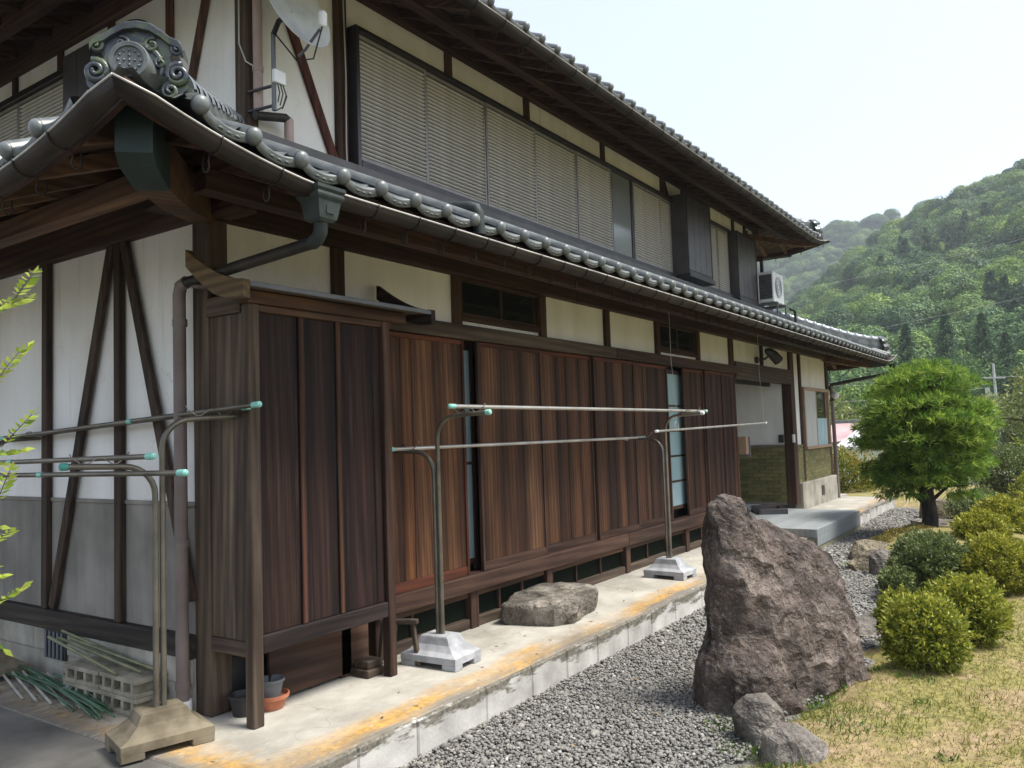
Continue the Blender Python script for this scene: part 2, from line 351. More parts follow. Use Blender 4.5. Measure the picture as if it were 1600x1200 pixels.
def np_mesh(name, V, F, mat, parent=None, attr=None, smooth=False):
    """V (n,3), F (m,k) arrays of equal-size faces"""
    V = np.asarray(V, np.float32); F = np.asarray(F, np.int32); k = F.shape[1]
    me = bpy.data.meshes.new(name); me.vertices.add(len(V)); me.vertices.foreach_set('co', V.ravel())
    me.loops.add(F.size); me.loops.foreach_set('vertex_index', F.ravel())
    me.polygons.add(len(F)); me.polygons.foreach_set('loop_start', np.arange(0, F.size, k, dtype=np.int32)); me.polygons.foreach_set('loop_total', np.full(len(F), k, np.int32))
    me.update(calc_edges=True)
    if attr is not None:
        a = me.attributes.new('tone', 'FLOAT', 'FACE'); a.data.foreach_set('value', np.asarray(attr, np.float32))
    return link(me, name, mat, parent, smooth=smooth)
def fbm(p, sc, oct=4):
    return noise.fractal(Vector(p) * sc, 1.0, 2.0, oct)

# timber colours (weathered browns)
DK = (.05, .03, .022); DK2 = (.068, .041, .029); MID = (.105, .062, .038); GREY = (.08, .064, .049); RED = (.085, .03, .016); ORG = (.21, .085, .028); TAN = (.16, .105, .062)
def jit(c, a=.2):
    k = 1 + random.uniform(-a, a); return tuple(min(1, x * k) for x in c)
# ================================================================ SETTING
def ground_extra(nt, v, c):
    return mixc(nt, c, (.09, .12, .04, 1), ramp(nt, noise_n(nt, v, .25, 5), [(.45, (0, 0, 0, 1)), (.6, (1, 1, 1, 1))]))
MT['ground'] = simple('field_ground', (.13, .11, .07), (.2, .165, .1), .6, .95, .3, 8, .03, extra=ground_extra)
gx = np.array([-1500, -300, -60, -20, 0, 10, 18, 20, 21.5, 23, 25, 27, 40, 80, 200, 500, 1500.]); gy = np.array([-1500, -400, -80, -30, -10, 0, 10, 30, 80, 400, 1500.])
GX, GY = np.meshgrid(gx, gy); tt = np.clip((GX - 20) / 6, 0, 1); GZ = -.3 - 2.4 * tt * tt * (3 - 2 * tt); n = len(gx)
idx = np.arange(GX.size).reshape(GX.shape); F = np.stack([idx[:-1, :-1], idx[:-1, 1:], idx[1:, 1:], idx[1:, :-1]], -1).reshape(-1, 4)
g = np_mesh('ground', np.stack([GX, GY, GZ], -1).reshape(-1, 3), F, 'ground', smooth=True); tag(g, kind='structure')

# concrete apron round the house, kerb blocks along its front
mb = MB(); mb.box(-.5, 14.95, -1.0, 0, -.35, 0, .01); mb.box(-.5, -.0, 0.0, 9, -.35, -.0005, .006)
mb.box(0.0, 15.6, .0, 1.0, -.35, -.003, 0)
ap = mb.build('pavement', 'apron'); tag(ap, kind='structure')
x = -.52
while x < 14.9:
    L = random.choice((.44, .5, .62, .9)); x2 = min(x + L, 14.97)
    if not (8.2 < (x + x2) / 2 < 11.2):
        MB().box(x, x2 - .003, -1.03 - random.uniform(0, .003), -1.0, -.35, -.001 - random.uniform(0, .003), .014).build('kerb_block', 'kerb', ap)
    x = x2
MB().box(14.97, 15.0, -1.03, .8, -.35, -.004, .01).build('kerb_block', 'kerb', ap)
# driveway on the left
n = 40; V = []; F = []
for j in range(n):
    for i in range(n):
        xx = -14 + 13.5 * i / (n - 1); yy = -12 + 24 * j / (n - 1)
        V.append((xx, yy, -.009 + .004 * fbm((xx, yy, 0), .8)))
for j in range(n - 1):
    for i in range(n - 1): F.append((j * n + i, j * n + i + 1, (j + 1) * n + i + 1, (j + 1) * n + i))
d = np_mesh('driveway', V, F, 'drive', smooth=True); tag(d, kind='structure')
# tiled porch step in front of the entrance: slab with individual facing tiles
pz = .11
po = MB().box(8.42, 11.1, -1.145, 1.05, -.3, pz - .012, .004).build('porch', 'mortar'); tag(po, kind='structure')
tx = np.arange(8.42, 11.1, .1495)
tiles_mesh = {}
def tile(parent, x0, x1, y0, y1, z0, z1, mat, name='tile', c=.003):
    key = (round(x1 - x0, 4), round(y1 - y0, 4), round(z1 - z0, 4), mat)
    if key not in tiles_mesh:
        me = bpy.data.meshes.new(name); b = MB().box(0, x1 - x0, 0, y1 - y0, 0, z1 - z0, c); me.from_pydata(b.v, [], b.f); me.materials.append(MT[mat]); tiles_mesh[key] = me
    o = bpy.data.objects.new(name, tiles_mesh[key]); COL.objects.link(o); o.parent = parent; o.location = (x0, y0, z0); return o
s = .2977
for i in range(9):
    for j in range(7):
        tile(po, 8.42 + i * s, 8.42 + i * s + s - .005, -1.145 + j * .31, -1.145 + j * .31 + .305, pz - .012, pz, 'porch_tile')
for i in range(36):
    x0 = 8.42 + i * .0744
    tile(po, x0, x0 + .0714, -1.157, -1.1452, pz - .112, pz - .001, 'porch_tile')
    tile(po, x0, x0 + .0714, -1.157, -1.1452, pz - .226, pz - .115, 'porch_tile')
for j in range(8):
    y0 = -1.144 + j * .0744
    tile(po, 8.408, 8.4198, y0, y0 + .0714, pz - .112, pz - .001, 'porch_tile')

# gravel bed and mossy lawn
MT['gravel_bed'] = simple('gravel_bed', (.07, .07, .062), (.2, .195, .175), 45, .95, .8, 60, .02, detail=6)
gb = MB().add([(-.5, -3.6, -.215), (20, -3.6, -.215), (20, 1.5, -.215), (-.5, 1.5, -.215)], [(0, 1, 2, 3)]).build('gravel_bed', 'gravel_bed'); tag(gb, kind='structure')
BX = [-6, -1, 0.6, 1.3, 1.9, 2.6, 3.2, 4, 5.0, 6.0, 6.9, 7.5, 8.3, 9.3, 10.3, 11.5, 13.2, 15.15, 15.7, 17, 30]
BY = [-3.2, -2.75, -2.45, -2.42, -2.45, -2.5, -2.62, -2.6, -2.55, -2.45, -2.15, -1.8, -1.62, -1.62, -1.75, -1.95, -1.9, -1.25, .6, 1.4, 1.5]
def yb(x): return np.interp(x, BX, BY) + .06 * np.sin(x * 7.1) + .04 * np.sin(x * 17.3)
def lawn_z(x, y):
    d = np.clip((yb(x) - y) / .45, 0, 1); d = d * d * (3 - 2 * d)
    z = -.235 + .1 * d
    z = z + .2 * np.exp(-(((x - 9.3) / 1.6) ** 2 + ((y + 2.5) / .8) ** 2)) * d
    z = z + .03 * np.sin(x * 1.3 + y) * np.sin(y * 1.7) * d
    return z
xs = np.concatenate([np.arange(-6, 12, .09), np.arange(12, 21, .5)]); ys = np.concatenate([np.arange(-25, -9, 1.0), np.arange(-9, 1.6, .09)])
XX, YY = np.meshgrid(xs, ys); ZZ = lawn_z(XX, YY)
ZZ = ZZ + np.array([[.008 * fbm((a, b, 3), 2.2, 3) for a in xs] for b in ys])
nx = len(xs); idx = np.arange(len(ys) * nx).reshape(len(ys), nx)
F = np.stack([idx[:-1, :-1], idx[:-1, 1:], idx[1:, 1:], idx[1:, :-1]], -1).reshape(-1, 4)
cy = YY.ravel()[F].mean(1); cx = XX.ravel()[F].mean(1); F = F[(cy < yb(cx) + .12) & ((cy < -1.06) | (cx > 15.05))]
def lawn_extra(nt, v, c):
    n = noise_n(nt, v, 1.6, 6, .65)
    c = mixc(nt, c, ramp(nt, noise_n(nt, v, 25, 3), [(.35, (.1, .1, .022, 1)), (.65, (.24, .21, .055, 1))]), ramp(nt, n, [(.36, (0, 0, 0, 1)), (.5, (.9, .9, .9, 1))]))
    n2 = noise_n(nt, v, 7, 6, .7)
    c = mixc(nt, c, (.1, .075, .045, 1), ramp(nt, n2, [(.6, (0, 0, 0, 1)), (.72, (.7, .7, .7, 1))]))
    return c
MT['lawn'] = simple('dry_moss_lawn', (.17, .115, .06), (.36, .26, .145), 14, .97, .7, 90, .012, extra=lawn_extra, detail=7)
lw = np_mesh('lawn', np.stack([XX, YY, ZZ], -1).reshape(-1, 3), F, 'lawn', smooth=True); tag(lw, kind='structure')

# loose gravel stones (nobody could count them)
ICO = np.array([(0, 0, 1)] + [(.894 * math.cos(2 * math.pi * k / 5), .894 * math.sin(2 * math.pi * k / 5), .447) for k in range(5)] + [(.894 * math.cos(2 * math.pi * (k + .5) / 5), .894 * math.sin(2 * math.pi * (k + .5) / 5), -.447) for k in range(5)] + [(0, 0, -1)])
ICF = np.array([(0, 1 + k, 1 + (k + 1) % 5) for k in range(5)] + [(1 + k, 6 + k, 1 + (k + 1) % 5) for k in range(5)] + [(1 + (k + 1) % 5, 6 + k, 6 + (k + 1) % 5) for k in range(5)] + [(11, 6 + (k + 1) % 5, 6 + k) for k in range(5)])
def stones(name, P, size, mat, flat=.7):
    n = len(P); j = 1 + RNG.uniform(-.3, .3, (n, 12, 1)); V = ICO[None] * j * size[:, None, None] * RNG.uniform(.65, 1.25, (n, 1, 3))
    a = RNG.uniform(0, 6.28, n); t = RNG.uniform(-.9, .9, n)
    c, s_ = np.cos(t)[:, None], np.sin(t)[:, None]; y = V[..., 1] * c - V[..., 2] * s_; z = V[..., 1] * s_ + V[..., 2] * c; V[..., 1] = y; V[..., 2] = z * flat
    c, s_ = np.cos(a)[:, None], np.sin(a)[:, None]; x = V[..., 0] * c - V[..., 1] * s_; y = V[..., 0] * s_ + V[..., 1] * c; V[..., 0] = x; V[..., 1] = y
    V = V + P[:, None, :]; F = ICF[None] + (np.arange(n) * 12)[:, None, None]
    tone = np.repeat(RNG.uniform(0, 1, n), 20)
    return np_mesh(name, V.reshape(-1, 3), F.reshape(-1, 3), mat, attr=tone)
def tone_mat(name, stops, rough=.85, bump=.3, bscale=120, trans=0, spec=.4):
    m, nt, b = base_mat(name); at = N(nt, 'ShaderNodeAttribute'); at.attribute_name = 'tone'
    c = ramp(nt, at.outputs['Fac'], stops); v = texco(nt)
    if bump: bumpn(nt, b, noise_n(nt, v, bscale, 3), bump, .003)
    nt.links.new(c, b.inputs['Base Color']); b.inputs['Roughness'].default_value = rough; b.inputs['Specular IOR Level'].default_value = spec
    if trans:
        t = N(nt, 'ShaderNodeBsdfTranslucent'); nt.links.new(c, t.inputs[0]); mx = N(nt, 'ShaderNodeMixShader'); mx.inputs[0].default_value = trans
        nt.links.new(b.outputs[0], mx.inputs[1]); nt.links.new(t.outputs[0], mx.inputs[2]); nt.links.new(mx.outputs[0], nt.nodes['Material Output'].inputs[0])
    return m
MT['gravel'] = tone_mat('crushed_gravel', [(0, (.115, .11, .098)), (.3, (.15, .145, .128)), (.7, (.195, .186, .165)), (.97, (.25, .24, .212)), (1, (.4, .385, .35))], .9, .3)
def scatter(n, x0, x1, y0, y1): return RNG.uniform(x0, x1, n), RNG.uniform(y0, y1, n)
PX = []; SZ = []
for (n_, a, b, c_, d_, s0, s1) in ((36000, -.5, 3.2, -2.75, -1.02, .0055, .015), (19000, 3.2, 7, -2.75, -1.02, .009, .02), (9000, 7, 14.5, -2.3, -1.05, .014, .03), (420, -.5, 8, -2.7, -1.02, .02, .034)):
    px_, py_ = scatter(n_, a, b, c_, d_); k = py_ > yb(px_) - .05; px_ = px_[k]; py_ = py_[k]
    PX.append(np.stack([px_, py_, -.212 + RNG.uniform(0, .022, len(px_)) + .012 * np.sin(px_ * 2.3) * np.sin(py_ * 3)], -1)); SZ.append(RNG.uniform(s0, s1, len(px_)) ** 1.0)
gv = stones('gravel', np.concatenate(PX), np.concatenate(SZ), 'gravel'); tag(gv, 'grey crushed gravel strip between the kerb and the rocks', 'gravel', kind='stuff')
# ================================================================ HOUSE
house = thing('house', 'two storey timber and white plaster farmhouse with grey tiled roofs', 'house')
WX, WY, WZ = 'wood_x', 'wood_y', 'wood_z'
def wbox(name, mat, col, x0, x1, y0, y1, z0, z1, parent=house, c=.005, j=.15):
    return MB().box(x0, x1, y0, y1, z0, z1, c).build(name, mat, parent, jit(col, j))
XE = 14.5          # ground floor end wall
X2, Y2, XE2 = .98, .91, 13.15   # upper floor: left face, front face, right end
ZK, ZB = 2.39, 2.80  # top of door head beam, bottom of eave beam
B = 1.293; PXS = [0.972 + B * k for k in range(7)]   # front studs (left edges)

# ---- ground floor, front
wbox('corner_post', WZ, GREY, 0, .14, 0, .14, -.001, 2.80)
for i, x in enumerate(PXS[:6]):
    wbox('post', WZ, DK2, x, x + .105, .0, .105, ZK + .001, ZB)
wbox('post', WZ, DK2, 8.70, 8.84, -.005, .135, 0, ZB)
wbox('post', WZ, DK2, 10.18, 10.27, .0, .1, 2.47, ZB)
wbox('post', WZ, DK2, 11.74, 11.98, -.005, .16, pz, ZB)
for x, w in ((12.36, .1), (14.36, .14)): wbox('post', WZ, DK2, x, x + w, -.004, .1, .5, ZB)
# plaster infill
def plaster(x0, x1, z0, z1, y=.035): return MB().box(x0, x1, y, y + .07, z0, z1, 0).build('plaster_panel', 'plaster', house)
plaster(.14, PXS[0], ZK - .2, ZB); plaster(PXS[0] + .105, PXS[1], ZK - .05, ZB)
for i in (2, 3, 5):
    plaster(PXS[i] + .105, PXS[i + 1] if i < 5 else 8.70, ZK - .02, ZB)
plaster(8.84, 10.18, 2.42, ZB); plaster(10.27, 11.74, 2.42, ZB)
plaster(11.98, 12.36, 1.15, ZB); plaster(12.46, 14.36, 2.2, ZB); plaster(12.46, 12.5, 1.1, 2.2); 
plaster(14.5, XE + .01, 1.15, ZB, .02)
def slide_window(x0, x1, z0, z1, y, glassm, frame='wood_x', col=DK, wall=True):
    w = MB().box(x0, x1, y, y + .05, z0, z0 + .035).box(x0, x1, y, y + .05, z1 - .03, z1).build('window', frame, house, col)
    xm = (x0 + x1) / 2
    for k, (a, b) in enumerate(((x0, xm + .02), (xm - .02, x1))):
        yy = y + .012 + k * .02
        [MB().box(a_, a_ + .035, yy, yy + .016, z0 + .0352, z1 - .0302, .002).build('sash', 'wood_z', w, col) for a_ in (a, b - .035)]
        MB().box(a + .035, b - .035, yy + .005, yy + .009, z0 + .036, z1 - .031, 0).build('pane', glassm, w)
    return w
for i in (1, 4):
    a, b = PXS[i] + .105, PXS[i + 1]
    wbox('window_rail', WX, DK2, a, b, .004, .09, 2.44, 2.475)
    plaster(a, b, ZK - .02, 2.4395)
    slide_window(a + .01, b - .01, 2.476, ZB - .002, .02, 'dark_glass')
    MB().box(a, b, .3, .33, 2.3, 2.9, 0).build('light_block_sheet', 'black_plastic', house)  # unseen black sheet added behind the window to stop light leaks
# door head beam (kamoi) in butted lengths, sill beam
for a, b in ((.14, 1.09), (1.093, 4.9), (4.903, 8.70)):
    wbox('head_beam', WX, jit(GREY if a < 2 else DK2), a, b, -.095, -.0, 2.27, ZK - .004, c=.008)
for a, b in ((.15, 1.2), (1.203, 4.97), (4.973, 8.70)): wbox('sill_beam', WX, DK2, a, b, -.11, .03, .29, .418, c=.008)
# entrance: lintel, recess walls, ceiling
wbox('lintel', WX, GREY, 8.84, 11.74, -.03, .1, 2.22, 2.47, c=.008)
MB().box(8.84, 11.74, .1, 1.9, 2.4, 2.44, 0).build('recess_ceiling', WX, house, RED)
MB().box(8.70, 11.9, 1.9, 2.0, 0, 2.7, 0).build('recess_back_wall', 'plaster', house)
MB().box(8.7, 8.84, .14, 1.9, 0, 2.7, 0).build('recess_side_wall', 'plaster', house)
MB().box(11.75, 11.85, .161, 1.9, 1.165, 2.7, 0).build('recess_side_wall', 'plaster', house)
MB().box(11.71, 11.85, .161, 1.9, 1.14, 1.165, .003).build('tile_cap', 'cement', house)
MB().box(11.75, 11.85, .161, 1.9, pz, 1.14, 0).build('tile_backing', 'mortar', house)
rr = 0; z = pz + .04
MB().box(11.735, 11.75, .161, 1.9, pz, pz + .04, 0).build('skirting', 'cement', house)
tw = house
recess_tiles = MB().box(11.748, 11.752, .165, 1.3, pz + .05, 1.13, 0).build('tile_wall', 'mortar', house)
while z < 1.08:
    y = .163 - (.115 if rr % 2 else 0)
    while y < 1.28:
        a, b = max(y, .163), y + .225
        if b - a > .03: tile(recess_tiles, 11.733 - random.choice((0, 0, .006)), 11.7485, a, b, z, z + .058, 'olive_tile', 'wall_tile')
        y += .231
    z += .064; rr += 1
# right-hand wall beside the entrance: tiled dado, window, concrete base
MB().box(11.98, XE + .02, -.06, .1, -.3, .47, .01).build('foundation', 'foundation', house)
MB().box(13.25, 13.45, -.068, -.059, .16, .34, .003).build('vent', 'dark_metal', house)
for a, b, zt in ((11.98, 12.36, 1.15), (12.46, 14.36, 1.05), (14.5, XE + .02, 1.15)):
    MB().box(a, b, .02, .1, .47, zt, 0).build('tile_backing', 'mortar', house)
    tw = MB().box(a, b, .017, .0199, .48, zt - .002, 0).build('tile_wall', 'mortar', house)
    z = .472; rr = 0
    while z < zt - .055:
        x = a - (.115 if rr % 2 else 0)
        while x < b - .01:
            p, q = max(x, a), min(x + .225, b)
            if q - p > .02: tile(tw, p, q, .006 - random.choice((0, 0, .004)), .0165, z, z + .056, 'olive_tile', 'wall_tile')
            x += .231
        z += .062; rr += 1
w = MB().box(12.5, 14.36, -.05, .1, 1.05, 1.1, .006).box(12.5, 14.36, -.03, .08, 2.14, 2.2, .006).box(12.5, 12.55, -.03, .08, 1.1, 2.14, .006).box(14.3, 14.36, -.03, .08, 1.1, 2.14, .006).build('window', 'brown_alu', house)
for k, (a, b, gm) in enumerate(((12.55, 13.45, 'curtain'), (13.4, 14.3, 'dark_glass'))):
    yy = -.005 + k * .025
    for a_ in (a, b - .04): MB().box(a_, a_ + .04, yy, yy + .02, 1.1, 2.14, .003).build('sash', 'brown_alu', w)
    MB().box(a + .04, b - .04, yy + .006, yy + .012, 1.1, 2.14, 0).build('pane', 'dark_glass' if k else 'curtain', w)
MB().box(13.5, 14.25, .008, .0195, 1.1, 1.62, 0).build('blue_curtain', 'blue_curtain', w)

# ---- rain shutters (amado) of vertical planks, glass doors behind the gaps
def tones(c): return c
BR = (.11, .06, .033); BR2 = (.084, .044, .025); BR3 = (.055, .028, .017); BR4 = (.037, .019, .013)
def rain_shutter(x0, x1, y, planks, frame_col=DK2, z0=.42, z1=2.262):
    p = MB().box(x0 + .002, x1 - .002, y + .0262, y + .029, z0 + .002, z1 - .002, 0).build('rain_shutter', WZ, house, jit(frame_col))
    for a_ in (x0, x1 - .028): MB().box(a_, a_ + .028, y - .002, y + .026, z0, z1, .003).build('stile', WZ, p, jit(frame_col))
    MB().box(x0 + .0285, x1 - .0285, y + .002, y + .026, z0, z0 + .07, .003).build('rail', WX, p, jit(frame_col))
    MB().box(x0 + .0285, x1 - .0285, y + .002, y + .026, z1 - .035, z1, .003).build('rail', WX, p, jit(RED))
    tot = sum(w for w, _ in planks); x = x0 + .029
    for w, c in planks:
        ww = (x1 - x0 - .058) * w / tot; dy = random.uniform(0, .003)
        MB().box(x + .001, x + ww - .001, y + .008 + dy, y + .02 + dy, z0 + .0705, z1 - .0355, .003).build('plank', 'plank', p, jit(c, .12)); x += ww
    return p
rain_shutter(1.18, 2.27, -.075, [(1.1, BR2), (.42, (.14, .068, .03)), (.9, BR), (1.1, BR)], RED)
rain_shutter(2.45, 3.42, -.075, [(1, BR), (1.1, BR2), (1, (.115, .068, .041))])
rain_shutter(3.42, 4.40, -.045, [(1, BR), (.7, BR3), (.9, BR2), (.8, BR2)])
rain_shutter(4.40, 5.33, -.075, [(.9, BR2), (.6, BR4), (.9, BR2), (.9, BR3)])
rain_shutter(5.33, 6.30, -.045, [(.9, BR3), (.35, (.09, .05, .026)), (.9, BR4), (.9, BR3)])
rain_shutter(6.80, 7.45, -.045, [(.8, BR3), (.6, BR4), (.8, BR3)]); rain_shutter(7.45, 8.10, -.075, [(.9, BR4), (.7, BR3), (.6, BR4)]); rain_shutter(8.10, 8.70, -.045, [(.8, BR4), (.7, BR4), (.5, BR3)])
def glass_door(x0, x1, zs, mat, y=.05, bars=DK, mid=None):
    d = MB().box(x0, x0 + .05, y, y + .035, .42, 2.27, .004).box(x1 - .05, x1, y, y + .035, .42, 2.27, .004).build('glass_door', WZ, house, bars)
    for a, b in zip(zs[:-1], zs[1:]): MB().box(x0 + .05, x1 - .05, y + .012, y + .018, a + .006, b - .006, 0).build('pane', mat, d)
    for z in zs: MB().box(x0 + .0505, x1 - .0505, y + .003, y + .032, z - (.012 if z not in (zs[0], zs[-1]) else .035), z + .012, .003).build('glazing_bar', WX, d, bars)
    return d
glass_door(2.1, 2.56, (.5, 1.28, 2.24), 'frost'); glass_door(2.565, 3.3, (.5, 1.28, 2.24), 'dark_glass', .09)
glass_door(6.2, 7.1, (.55, .86, 1.17, 1.48, 1.79, 2.22), 'frost', .03)
MB().box(1.2, 8.7, .14, .17, .3, 2.3, 0).build('light_block_sheet', 'black_plastic', house)  # added black sheet, blocks light behind the door and shutter gaps
# ---- below the sill: stub posts, mesh vents, base boards
for x in (1.22, 2.28, 3.4, 4.97, 6.6, 8.2):
    wbox('stub_post', WZ, DK2, x, x + .1, -.07, .03, -.001, .29)
MB().box(.15, 8.7, .02, .06, -.05, .3, 0).build('underfloor_lining', 'black_plastic', house)
MT['mesh'] = simple('green_vent_mesh', (.004, .006, .004), (.012, .015, .01), 160, .9, .5, 200, .003, spec=.05)
sp = [1.32, 2.28, 3.4, 4.97, 6.6, 8.2]
for a, b in zip(sp[:-1], sp[1:]):
    a += .1 if a > 1.4 else 0
    wbox('vent_rail', WX, MID, a + .003, b - .003, -.04, .02, .235, .289); wbox('vent_rail', WX, GREY, a + .003, b - .003, -.055, .02, .0, .075)
    MB().box(a + .003, b - .003, -.005, .0, .0755, .2345, 0).build('vent_mesh', 'mesh', house)
    nb = 3
    for k in range(1, nb):
        xx = a + (b - a) * k / nb; wbox('vent_bar', WZ, DK2, xx - .012, xx + .012, -.03, -.006, .0755, .2345, c=.002)

# ---- shutter box (tobukuro) at the corner
sb = MB().box(-.01, .06, -.38, -.31, 0, 2.262, .006).build('shutter_box', WZ, house, GREY)
TB = sb
wbox('leg', WZ, DK2, 1.03, 1.095, -.38, -.315, 0, 2.262, parent=TB)
wbox('leg', WZ, DK2, .86, .95, -.12, -.03, 0, .4, parent=TB); wbox('leg', WZ, DK2, .62, .7, -.1, -.02, 0, .4, parent=TB)
x = .0605
for w_, c in ((.285, (.026, .015, .012)), (.045, (.05, .024, .016)), (.245, (.023, .013, .011)), (.04, (.062, .034, .02)), (.28, (.024, .013, .011)), (.0685, (.022, .012, .011))):
    dy = .012 if w_ > .06 else 0.0
    MB().box(x + .001, x + w_ - .001, -.362 + dy, -.335 + dy, .47, 2.2215, .003).build('plank', 'plank', TB, c); x += w_
wbox('rail', WX, (.03, .022, .022), .0605, 1.0295, -.375, -.325, .375, .468, parent=TB)
wbox('rail', WX, MID, .0605, 1.0295, -.372, -.325, 2.222, 2.262, parent=TB)
wbox('cross_beam', WX, MID, -.03, 1.24, -.40, -.30, 2.2625, 2.335, parent=TB, c=.008)
wbox('cross_beam', WY, GREY, -.012, .058, -.2995, -.001, 2.22, 2.33, parent=TB)
for a, b, c in ((-.3095, -.2, GREY), (-.199, -.1, (.12, .1, .075)), (-.099, -.002, GREY)):
    MB().box(.012, .03, a, b, .44, 2.2195, .003).build('plank', WZ, TB, c)
wbox('rail', WY, GREY, -.0, .045, -.3095, -.002, .36, .4395, parent=TB)
MB().box(.3, 1.1, -.12, -.1, .02, .3, 0).build('back_board', WX, TB, DK2)
# little roof on the shutter box: sloping boards between two curved barge boards
roofb = MB(); O = []
for k in range(9):
    t = k / 8; y = -.5 + t * .5; z = 2.345 + .23 * t ** 1.6; O.append((y, z))
poly = O + [(y, z - .018) for y, z in reversed(O)]
Of = [(y, 2.345 + .05 * (y + .5) / .5) for y, z in O]; poly = Of + [(y, z - .018) for y, z in reversed(Of)]
MB().extrude(poly, (-.10, 0, 0), (0, 1, 0), (0, 0, 1), (1, 0, 0), 1.46).build('roof_board', WX, TB, (.15, .13, .12))
for x0, c in ((-.145, (.12, .092, .055)), (1.362, (.035, .026, .024))):
    pl = [(y - .012, z + .012) for y, z in O] + [(y - .012, z - .085 - .03 * (1 - abs(2 * i / 8 - 1))) for i, (y, z) in reversed(list(enumerate(O)))]
    MB().extrude(pl, (x0, 0, 0), (0, 1, 0), (0, 0, 1), (1, 0, 0), .042).build('barge_board', WY, TB, c)
MB().box(-.1, 1.36, -.515, -.5005, 2.325, 2.352, .003).build('edge_strip', 'flash', TB)

# ---- ground floor, left end wall (x = 0)
wbox('wall_sill', WY, (.05, .045, .04), -.035, .1, .1405, 9, .30, .425, c=.008)
fd = MB().box(-.008, .1, .1405, 9, -.35, .3, 0).build('foundation', 'foundation', house)
yy_ = .1405
while yy_ < 5:
    y2_ = yy_ + random.choice((.42, .55, .78)); MB().box(-.024 - random.uniform(0, .004), -.0085, yy_, y2_ - .004, .155, .299, .006).build('foundation_block', 'foundation', fd); yy_ = y2_
MB().box(-.017, -.0085, .1405, 9, -.2, .154, .004).build('foundation_course', 'foundation', fd)
vt = MB().box(-.034, -.0285, 1.50, 1.78, .12, .298, 0).build('vent', 'black_plastic', house)
for k in range(5): MB().box(-.046, -.0345, 1.53 + k * .052, 1.548 + k * .052, .12, .297, .002).build('vent_bar', 'flash', vt)
MB().box(.03, .1, .14, 9, 1.175, ZB, 0).build('plaster_panel', 'plaster', house)
MB().box(.022, .1, .14, 9, .426, 1.1745, 0).build('cement_dado', 'cement', house)
MB().box(.012, .1, .14, 9, 1.15, 1.1748, .003).build('dado_cap', 'cement', house)
for y in (.875, 1.79, 2.7, 3.6, 4.5): wbox('post', WZ, (.055, .04, .03), -.02, .021, y, y + .072, .426, ZB)
def brace(p, q, w=.075, t=.03, col=(.055, .04, .03), mat=WZ, up=(1, 0, 0)):
    MB().bar(p, q, w, t, up=up).build('brace', mat, house, col)
brace((-.005, .985, 2.80), (-.005, 1.73, .44)); brace((-.005, .845, 2.80), (-.005, .16, .62))
# eave beams (keta) with protruding ends
for a, b in ((-.30, 4.2), (4.203, 8.79), (8.793, XE + .25)): wbox('eave_beam', WX, DK if a < 8 else GREY, a, b, -.03, .14, ZB, 3.06, c=.01)
wbox('eave_beam', WY, (.075, .048, .033), -.03, .14, .1405, 9, ZB - .002, 3.06, c=.01)
wbox('eave_beam', WY, DK2, -.03, .139, -.28, -.0305, ZB - .002, 3.055, c=.01)
# back-up walls so that no light leaks through
MB().box(.12, XE, .36, .4, 2.2, 3.6, 0).build('light_block_sheet', 'black_plastic', house)
MB().box(XE - .1, XE, .1, 9, -.3, 3.2, 0).build('plaster_panel', 'plaster', house)
MB().box(XE - .12, XE + .012, 0.1, .24, 0, ZB, .004).build('post', WZ, house, DK2)

# ---- upper floor, front (y = Y2) and left (x = X2)
Z2K = 5.36
def plaster2(x0, x1, z0, z1): return MB().box(x0, x1, Y2 + .03, Y2 + .1, z0, z1, 0).build('plaster_panel', 'plaster', house)
wbox('corner_post', WZ, GREY, X2, X2 + .12, Y2, Y2 + .12, 3.3, Z2K)
wbox('post', WZ, DK2, 1.90, 2.03, Y2 - .01, Y2 + .1, 3.4, Z2K)
plaster2(X2 + .12, 1.90, 3.4, Z2K)
MB().bar((1.37, Y2 + .012, 4.95), (1.88, Y2 + .012, 3.83), .085, .03, up=(0, 1, 0)).build('brace', WZ, house, (.075, .028, .02))
studs = [3.40, 4.83, 6.68, 8.60, 9.42, 11.80, 12.46, 13.05]
prev = 2.03
for xs_ in studs:
    wbox('post', WZ, DK2, xs_, xs_ + .1, Y2, Y2 + .1, 5.04 if xs_ < 13 else 3.5, Z2K); plaster2(prev, xs_, 5.02, Z2K); prev = xs_ + .1
MB().box(12.46, 13.05, Y2 + .03, Y2 + .1, 3.5, 5.02, 0).build('plaster_panel', 'plaster', house)
MB().bar((12.62, Y2 + .012, 5.3), (12.98, Y2 + .012, 3.9), .08, .03, up=(0, 1, 0)).build('brace', WZ, house, DK)
MB().bar((8.72, Y2 + .012, 5.33), (8.95, Y2 + .012, 4.9), .08, .03, up=(0, 1, 0)).build('brace', WZ, house, DK)
for a, b in ((X2 - .3, 7), (7.003, XE2 + .25)): wbox('eave_beam', WX, DK, a, b, Y2 - .04, Y2 + .14, Z2K, 5.62, c=.01)
wbox('eave_beam', WY, DK2, X2 - .03, X2 + .14, Y2 + .1405, 9, Z2K - .1, 5.6, c=.01)
MB().box(X2 + .03, X2 + .1, Y2 + .12, 9, 3.3, Z2K, 0).build('plaster_panel', 'plaster', house)
for y in (1.84, 2.72, 3.6, 4.5): wbox('post', WZ, (.07, .035, .026), X2, X2 + .0295, y, y + .09, 3.5, Z2K - .1)
brace((X2 + .012, 1.33, 5.2), (X2 + .012, 1.86, 3.6), .085, .03, (.085, .05, .035))
